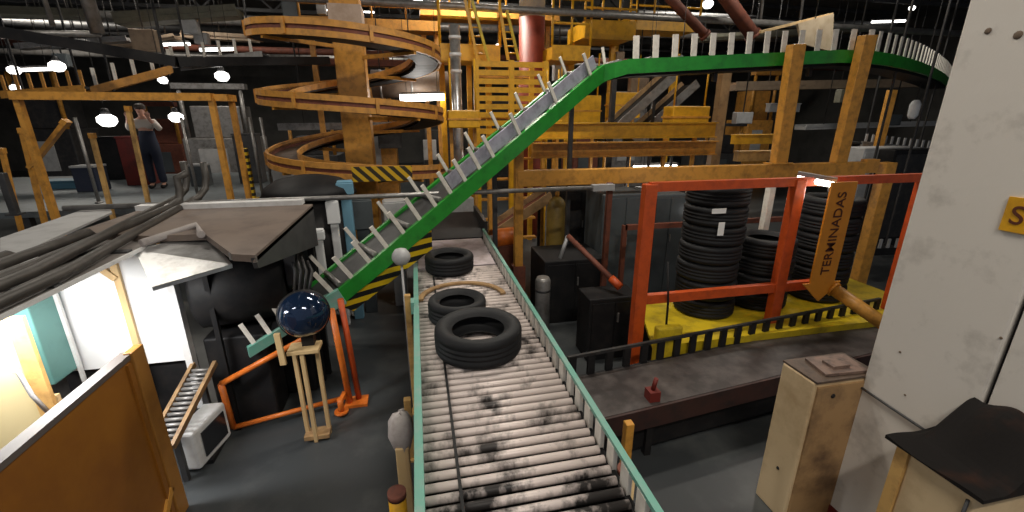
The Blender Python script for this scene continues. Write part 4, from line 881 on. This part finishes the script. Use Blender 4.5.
MB().bar(at(760, 32, y=7.98), at(832, 14, y=8.18), .05, .05).part('top_bar', TIMB, t); q = at(815, 20, y=8.1); MB().tube([q, V(q.x, q.y, 7.0)], .012, 6).part('hanger', DRK, t)
a, b = at(730, 150, y=8.0), at(780, 142, y=8.0)
for (u0, u1, v, y, m_, lb) in ((735, 780, 140, 7.6, YEL, 'short yellow beam between the gold posts, upper of two'), (738, 785, 157, 7.0, GOLDL, 'short pale gold beam between the gold posts, lower of two'), (770, 800, 108, 8.5, LGRY, 'pale box beam behind the left gold post')):
    a = at(u0, v, y=y); b = at(u1, v, y=y); m = MB(); m.mm(a.x, b.x, y, y + .12, a.z - .08, a.z + .08); m.mm(a.x, b.x, y - .03, y + .15, a.z + .08, a.z + .1); m.thing('cross_beam', m_, lb, 'beam')
post('gold_post', at(880, 140, y=8.8).x, 8.8, 0, at(882, 90, y=8.8).z, .16, .14, GOLD, 'gold post behind the grey roller conveyor, left of the white canister')
post('brown_post', at(722, 95, y=8.2).x, 8.2, 0, at(722, 68, y=8.2).z, .2, .16, WOODD, 'brown post under the level part of the green conveyor')
post('dark_post', at(612, 110, y=8.0).x, 8.0, 0, at(612, 72, y=8.0).z, .09, .09, DRK, 'slim dark post just below the bend of the green conveyor')
post('pale_post', at(766, 215, y=5.0).x, 5.0, 0, 2.1, .09, .09, CREAM, 'pale post behind the short middle tyre stack')

# ---- roof steel
for k, y in enumerate((11.5, 16.5, 22.0)):
    lb = ['nearest', 'middle', 'farthest'][k]; t = T('roof_truss', lb + ' dark roof truss spanning the hall under the ceiling', 'truss', (0, y, 5.9))
    MB().mm(-22, 20, y - .06, y + .06, 6.85, 6.97).part('top_chord', DGRY, t); MB().mm(-22, 20, y - .05, y + .05, 5.95, 6.05).part('bottom_chord', DGRY, t)
    for i in range(-10, 10):
        x = i * 2.0; MB().bar((x, y, 6.0), (x + 1, y, 6.9), .05, .05).part('web', DGRY, t); MB().bar((x + 1, y, 6.9), (x + 2, y, 6.0), .05, .05).part('web', DGRY, t)
pl_ = [(-8, 10.2, 5.1, -.3, .07, GRY), (-8, 12.8, 5.6, .2, .1, DGRY), (-9, 14.5, 5.3, .4, .13, GRY), (-10, 15.5, 4.8, -.2, .09, RUST), (-10, 18, 5.6, .3, .15, DGRY), (-12, 20, 5.0, .2, .12, GRY)]
names_ = ['lowest and nearest', 'second nearest', 'third nearest', 'rust coloured', 'fifth nearest', 'farthest']
for (x, y, z, sl, r, m_), nm in zip(pl_, names_):
    t = T('overhead_pipe', nm + ' of the long overhead pipes crossing under the roof', 'pipe', (x, y, z)); p, q = V(x - 4, y, z), V(16, y + sl * 3, z + sl); MB().tube([p, q], r, 12).part('tube', m_, t)
    for f in (.2, .4, .6, .8): s = p.lerp(q, f); MB().tube([s, V(s.x, s.y, 7.0)], .015, 6).part('hanger', DRK, t)
for (u, v0, v1, y, r, lb) in ((98, -5, 34, 8.5, .09, 'pale grey upright duct hanging at the upper left'), (53, -5, 26, 9.0, .035, 'thin pale pipe hanging at the upper left edge'), (760, -5, 26, 10.0, .03, 'thin pipe hanging above the green conveyor, left of two'), (800, -5, 22, 10.0, .03, 'thin pipe hanging above the green conveyor, right of two')):
    p = at(u, v1, y=y); MB().tube([p, V(p.x - .12, p.y, 7.0)], r, 12).thing('drop_pipe', GRY, lb, 'pipe')
a, b = at(60, 42, y=9.0), at(178, 62, y=9.0)
m = MB(); m.bar(a + (a - b) * .8, b, .2, .16); m.bar(b, b + V(2.2, 1.2, .2), .16, .14); m.thing('cable_tray', BLK, 'black cable tray sloping across the upper left background', 'cable tray')
a = at(0, 35, y=9.4); b = at(100, 34, y=9.4); m = MB(); m.tube([a + V(-1, 0, 0), b], .05, 10); m.thing('overhead_pipe', GRY, 'short grey pipe at the upper left below the hanging ducts', 'pipe')

def tray(u0, v0, u1, v1, y0, y1, wd, ht, m_, nm, lb, cat, hang=3):
    p, q = at(u0, v0, y=y0), at(u1, v1, y=y1); t = T(nm, lb, cat, (p + q) / 2)
    MB().bar(p, q, wd, ht).part('channel', m_, t)
    for o_ in (-1, 1): MB().bar(p + V(0, o_ * wd / 2, ht * .6), q + V(0, o_ * wd / 2, ht * .6), .03, ht * .8).part('lip', m_, t)
    for k in range(hang): a = p.lerp(q, (k + .5) / hang); MB().tube([a, V(a.x, a.y, 7.0)], .012, 6).part('hanger', DRK, t)
OLIVE = mat('olive_grey', (.14, .135, .10), .6, dirt=(.05, .05, .04), amt=.6); SAND = mat('sand_paint', (.34, .25, .17), .6, dirt=(.16, .11, .08), amt=.6)
tray(-20, 12, 92, 16, 12.4, 12.4, .4, .10, OLIVE, 'cable_tray', 'olive grey cable tray at the top left corner', 'cable tray')
tray(20, 48, 130, 40, 13.2, 13.2, .3, .08, GRY, 'cable_tray', 'pale cable tray below the black sloping tray at the left', 'cable tray')
tray(120, 22, 240, 14, 12.8, 12.8, .5, .16, OLIVE, 'air_duct', 'olive flat air duct above the far left conveyor', 'duct')
tray(110, 50, 178, 38, 13.6, 13.6, .4, .08, SAND, 'cable_tray', 'sand coloured tray left of the dim tube lamp', 'cable tray')
tray(185, 36, 256, 40, 13.8, 13.4, .35, .1, SAND, 'cable_tray', 'sand coloured tray running up to the spiral conveyor top', 'cable tray')
tray(270, 62, 440, 66, 13.0, 13.0, .4, .10, RUST, 'cable_tray', 'rust brown tray between the two upper spiral turns', 'cable tray')
tray(280, 128, 420, 126, 13.6, 13.6, .4, .12, GRY, 'cable_tray', 'grey tray between the two lower spiral turns', 'cable tray')
tray(700, 40, 860, 30, 13.4, 13.4, .5, .12, OLIVE, 'air_duct', 'olive air duct behind the level part of the green conveyor', 'duct')
tray(730, 88, 940, 84, 12.2, 12.2, .5, .16, SAND, 'air_duct', 'sand coloured duct between the two tall gold posts', 'duct')
tray(800, 128, 930, 124, 11.6, 11.6, .4, .10, LGRY, 'cable_tray', 'pale tray behind the right gold post', 'cable tray')
for (u, v, y, sx_, sz_, m_, lb) in ((143, 40, 12.2, .5, .45, SAND, 'sand coloured junction box by the far left conveyor'), (188, 26, 12.6, .35, .3, LGRY, 'pale junction box above the far left conveyor'), (200, 38, 13.0, .3, .25, LGRY, 'small pale junction box below the olive flat duct'), (75, 44, 12.6, .4, .22, LGRY, 'pale junction box above the bright lamp at the left'), (60, 60, 13.5, .3, .3, SLATE, 'slate junction box at the upper left'),
                                  (290, 8, 12.0, .35, .5, SLATE, 'slate junction box at the top above the spiral conveyor'), (320, 2, 12.4, .2, .5, LGRY, 'pale upright box at the top left of the spiral post'), (560, 70, 11.4, .3, .5, LGRY, 'pale box behind the green bend'), (430, 60, 13.6, .3, .3, SILV, 'silver box behind the spiral and the walkway'), (620, 62, 11.6, .25, .5, SAND, 'sand coloured box behind the guard posts of the bend'),
                                  (640, 86, 11.2, .5, .4, SAND, 'sand coloured box over the dark chutes'), (745, 118, 10.8, .5, .3, LGRY, 'pale box left of the left gold post'), (850, 96, 10.6, .6, .35, OLIVE, 'olive box between gold posts'), (895, 120, 10.8, .5, .3, SLATE, 'slate box above the grey roller conveyor'), (300, 100, 12.0, .5, .35, OLIVE, 'olive box between the upper spiral turns'), (390, 140, 14.2, .7, .5, DGRY, 'charcoal box between the lower spiral turns'), (430, 150, 14.2, .4, .6, LGRY, 'pale box right of the lower spiral turns')):
    p = at(u, v, y=y); t = T('junction_box', lb, 'box', p)
    MB().mm(p.x - sx_ / 2, p.x + sx_ / 2, y, y + .2, p.z - sz_ / 2, p.z + sz_ / 2).part('case', m_, t, bevel=.015); MB().mm(p.x - sx_ * .42, p.x + sx_ * .42, y - .012, y, p.z - sz_ * .42, p.z + sz_ * .42).part('lid', m_, t)
    MB().tube([(p.x, y + .1, p.z + sz_ / 2), (p.x, y + .1, 7.0)], .018, 6).part('conduit', DRK, t)
# ---- far machines: rows of dark cabinets with small pale doors, one thing each
k = 0
adj = ['low', 'tall', 'narrow', 'wide', 'squat', 'upright']
colr = [(SLATE, 'slate'), (DRK, 'dark'), (RUST, 'rust brown'), (GRY, 'grey'), (DGRY, 'charcoal'), (TRACK, 'dull gold')]
spots = [(-13.5, 'far left beyond the blue bench'), (-11, 'left beyond the navy bin'), (-8.6, 'behind the worker'), (-6, 'behind the gantry corner'), (-3.6, 'behind the spiral conveyor, left'), (-1.2, 'behind the spiral post'), (1.2, 'behind the stair tower'), (3.6, 'behind the red and white column'), (6.2, 'behind the gold I-beams'), (8.8, 'behind the left gold post'), (11.4, 'behind the right gold post'), (14.2, 'behind the pale grey cabinet')]
for i, (x, where) in enumerate(spots):
    m_, cn = colr[i % 6]; h = [2.4, 3.6, 2.8, 3.2, 2.2, 3.9][i % 6]; wd = [1.8, 1.3, 1.0, 2.0, 1.7, 1.2][i % 6]; y = 15 + (i * 37 % 5) * .8
    t = T('press_machine', adj[i % 6] + ' ' + cn + ' press machine in the far background ' + where, 'machine', (x, y, 0))
    MB().mm(x - wd / 2, x + wd / 2, y, y + 1.4, 0, h * .7).part('base_unit', m_, t, bevel=.03); MB().mm(x - wd * .35, x + wd * .35, y + .2, y + 1.2, h * .7, h).part('head_unit', m_, t, bevel=.03)
    MB().mm(x - wd * .3, x + wd * .1, y - .03, y, h * .35, h * .6).part('panel', LGRY if i % 2 else SLATE, t)
    for sx_ in (-1, 1): MB().tube([(x + sx_ * wd * .42, y + .1, h * .7), (x + sx_ * wd * .42, y + .1, h * 1.15)], .06, 10).part('column', GOLD if i % 3 else GRY, t)
    MB().mm(x - wd * .5, x + wd * .5, y, y + .3, h * 1.15, h * 1.2).part('crosshead', m_, t)

# ================================================================== WORKER
def skin(name, verts, edges, rad, m_, parent, sub=2):
    me = bpy.data.meshes.new(name); org = wl(parent); me.from_pydata([Vector(v) - org for v in verts], edges, [])
    o = bpy.data.objects.new(name, me); C.objects.link(o); o.modifiers.new('s', 'SKIN'); o.modifiers.new('u', 'SUBSURF').levels = sub
    lay = me.skin_vertices[0].data if len(me.skin_vertices) else None
    if lay is None:
        me.skin_vertices.new() if hasattr(me.skin_vertices, 'new') else None; lay = me.skin_vertices[0].data
    for i, r in enumerate(rad): lay[i].radius = (r, r) if not isinstance(r, tuple) else r
    lay[0].use_root = True
    bpy.context.view_layer.update(); dg = bpy.context.evaluated_depsgraph_get()
    nm = bpy.data.meshes.new_from_object(o.evaluated_get(dg)); bpy.data.objects.remove(o); nm.name = name; nm.materials.clear(); nm.materials.append(m_)
    for p in nm.polygons: p.use_smooth = True
    ob = bpy.data.objects.new(name, nm); C.objects.link(ob); ob.parent = parent; ob['_w'] = tuple(org); return ob
wp = at(159, 185, y=11.2); wx, wy, wz = wp.x, 11.2, dz
t = T('person', 'worker in dark navy overalls and pale shirt standing under the gold gantry with arms raised', 'person', (wx, wy, wz))
P = lambda x, y, z: V(wx + x, wy + y, wz + z)
bv = [P(0, 0, .92), P(0, 0, 1.10), P(0, 0, 1.30), P(0, -.01, 1.44), P(0, -.02, 1.52), P(0, -.035, 1.58), P(0, -.03, 1.67), P(0, -.01, 1.73)]
be = [(i, i + 1) for i in range(7)]; br = [.12, .115, (.15, .10), (.12, .08), .052, .068, .085, .055]
for s in (-1, 1):
    b0 = len(bv); bv += [P(.17 * s, 0, 1.40), P(.30 * s, -.04, 1.24), P(.20 * s, -.16, 1.44), P(.18 * s, -.17, 1.50)]; be += [(3, b0), (b0, b0 + 1), (b0 + 1, b0 + 2), (b0 + 2, b0 + 3)]; br += [.06, .045, .032, .034]
    for k in range(5):
        f0 = len(bv); o_ = (k - 2) * .017; L = [.05, .075, .085, .078, .06][k]
        bv += [P(.18 * s + o_ * 1.1, -.172, 1.53), P(.18 * s + o_ * 1.4, -.185, 1.53 + L)]; be += [(b0 + 3, f0), (f0, f0 + 1)]; br += [.010, .008]
    b0 = len(bv); bv += [P(.09 * s, 0, .82), P(.10 * s, -.01, .48), P(.11 * s, .01, .09), P(.115 * s, -.12, .04)]; be += [(0, b0), (b0, b0 + 1), (b0 + 1, b0 + 2), (b0 + 2, b0 + 3)]; br += [.085, .058, .042, .04]
skin('body', bv, be, br, SKIN, t)
ov = [P(0, 0, .92), P(0, 0, 1.10), P(0, 0, 1.28)]; oe = [(0, 1), (1, 2)]; orr = [.155, .145, (.175, .13)]
for s in (-1, 1):
    b0 = len(ov); ov += [P(.09 * s, 0, .80), P(.10 * s, -.01, .48), P(.11 * s, .01, .10)]; oe += [(0, b0), (b0, b0 + 1), (b0 + 1, b0 + 2)]; orr += [.11, .085, .08]
skin('overalls', ov, oe, orr, NAVY, t)
sv = [P(0, 0, 1.22), P(0, -.005, 1.38), P(0, -.015, 1.46)]; se = [(0, 1), (1, 2)]; sr = [(.165, .125), (.165, .115), .075]
for s in (-1, 1):
    b0 = len(sv); sv += [P(.175 * s, 0, 1.40), P(.30 * s, -.04, 1.24), P(.22 * s, -.14, 1.40)]; se += [(1, b0), (b0, b0 + 1), (b0 + 1, b0 + 2)]; sr += [.078, .06, .045]
skin('shirt', sv, se, sr, SHIRT, t)
for s in (-1, 1): skin('boot', [P(.11 * s, .02, .13), P(.11 * s, .02, .05), P(.118 * s, -.14, .04)], [(0, 1), (1, 2)], [.055, .055, .045], BLK, t)
m = MB(); m.lathe([(.094, -.01), (.098, .03), (.085, .075), (.05, .10), (.005, .108)], P(0, -.02, 1.67), 18); m.part('hair', HAIR, t)
m = MB(); m.lathe([(.004, -.008), (.010, 0), (.004, .02)], P(0, -.125, 1.635), 8, (0, .3, 1)); m.part('nose', SKIN, t)
for s in (-1, 1):
    MB().lathe([(.002, -.008), (.011, 0), (.002, .008)], P(.032 * s, -.108, 1.66), 8, (0, 1, 0)).part('eye', BLK, t); MB().lathe([(.005, -.02), (.014, 0), (.005, .02)], P(.086 * s, -.02, 1.65), 8).part('ear', SKIN, t)
MB().tube([P(-.025, -.115, 1.60), P(.025, -.115, 1.60)], .005, 6).part('mouth', DRED, t)

for o in bpy.data.objects:
    if '_w' in o: del o['_w']
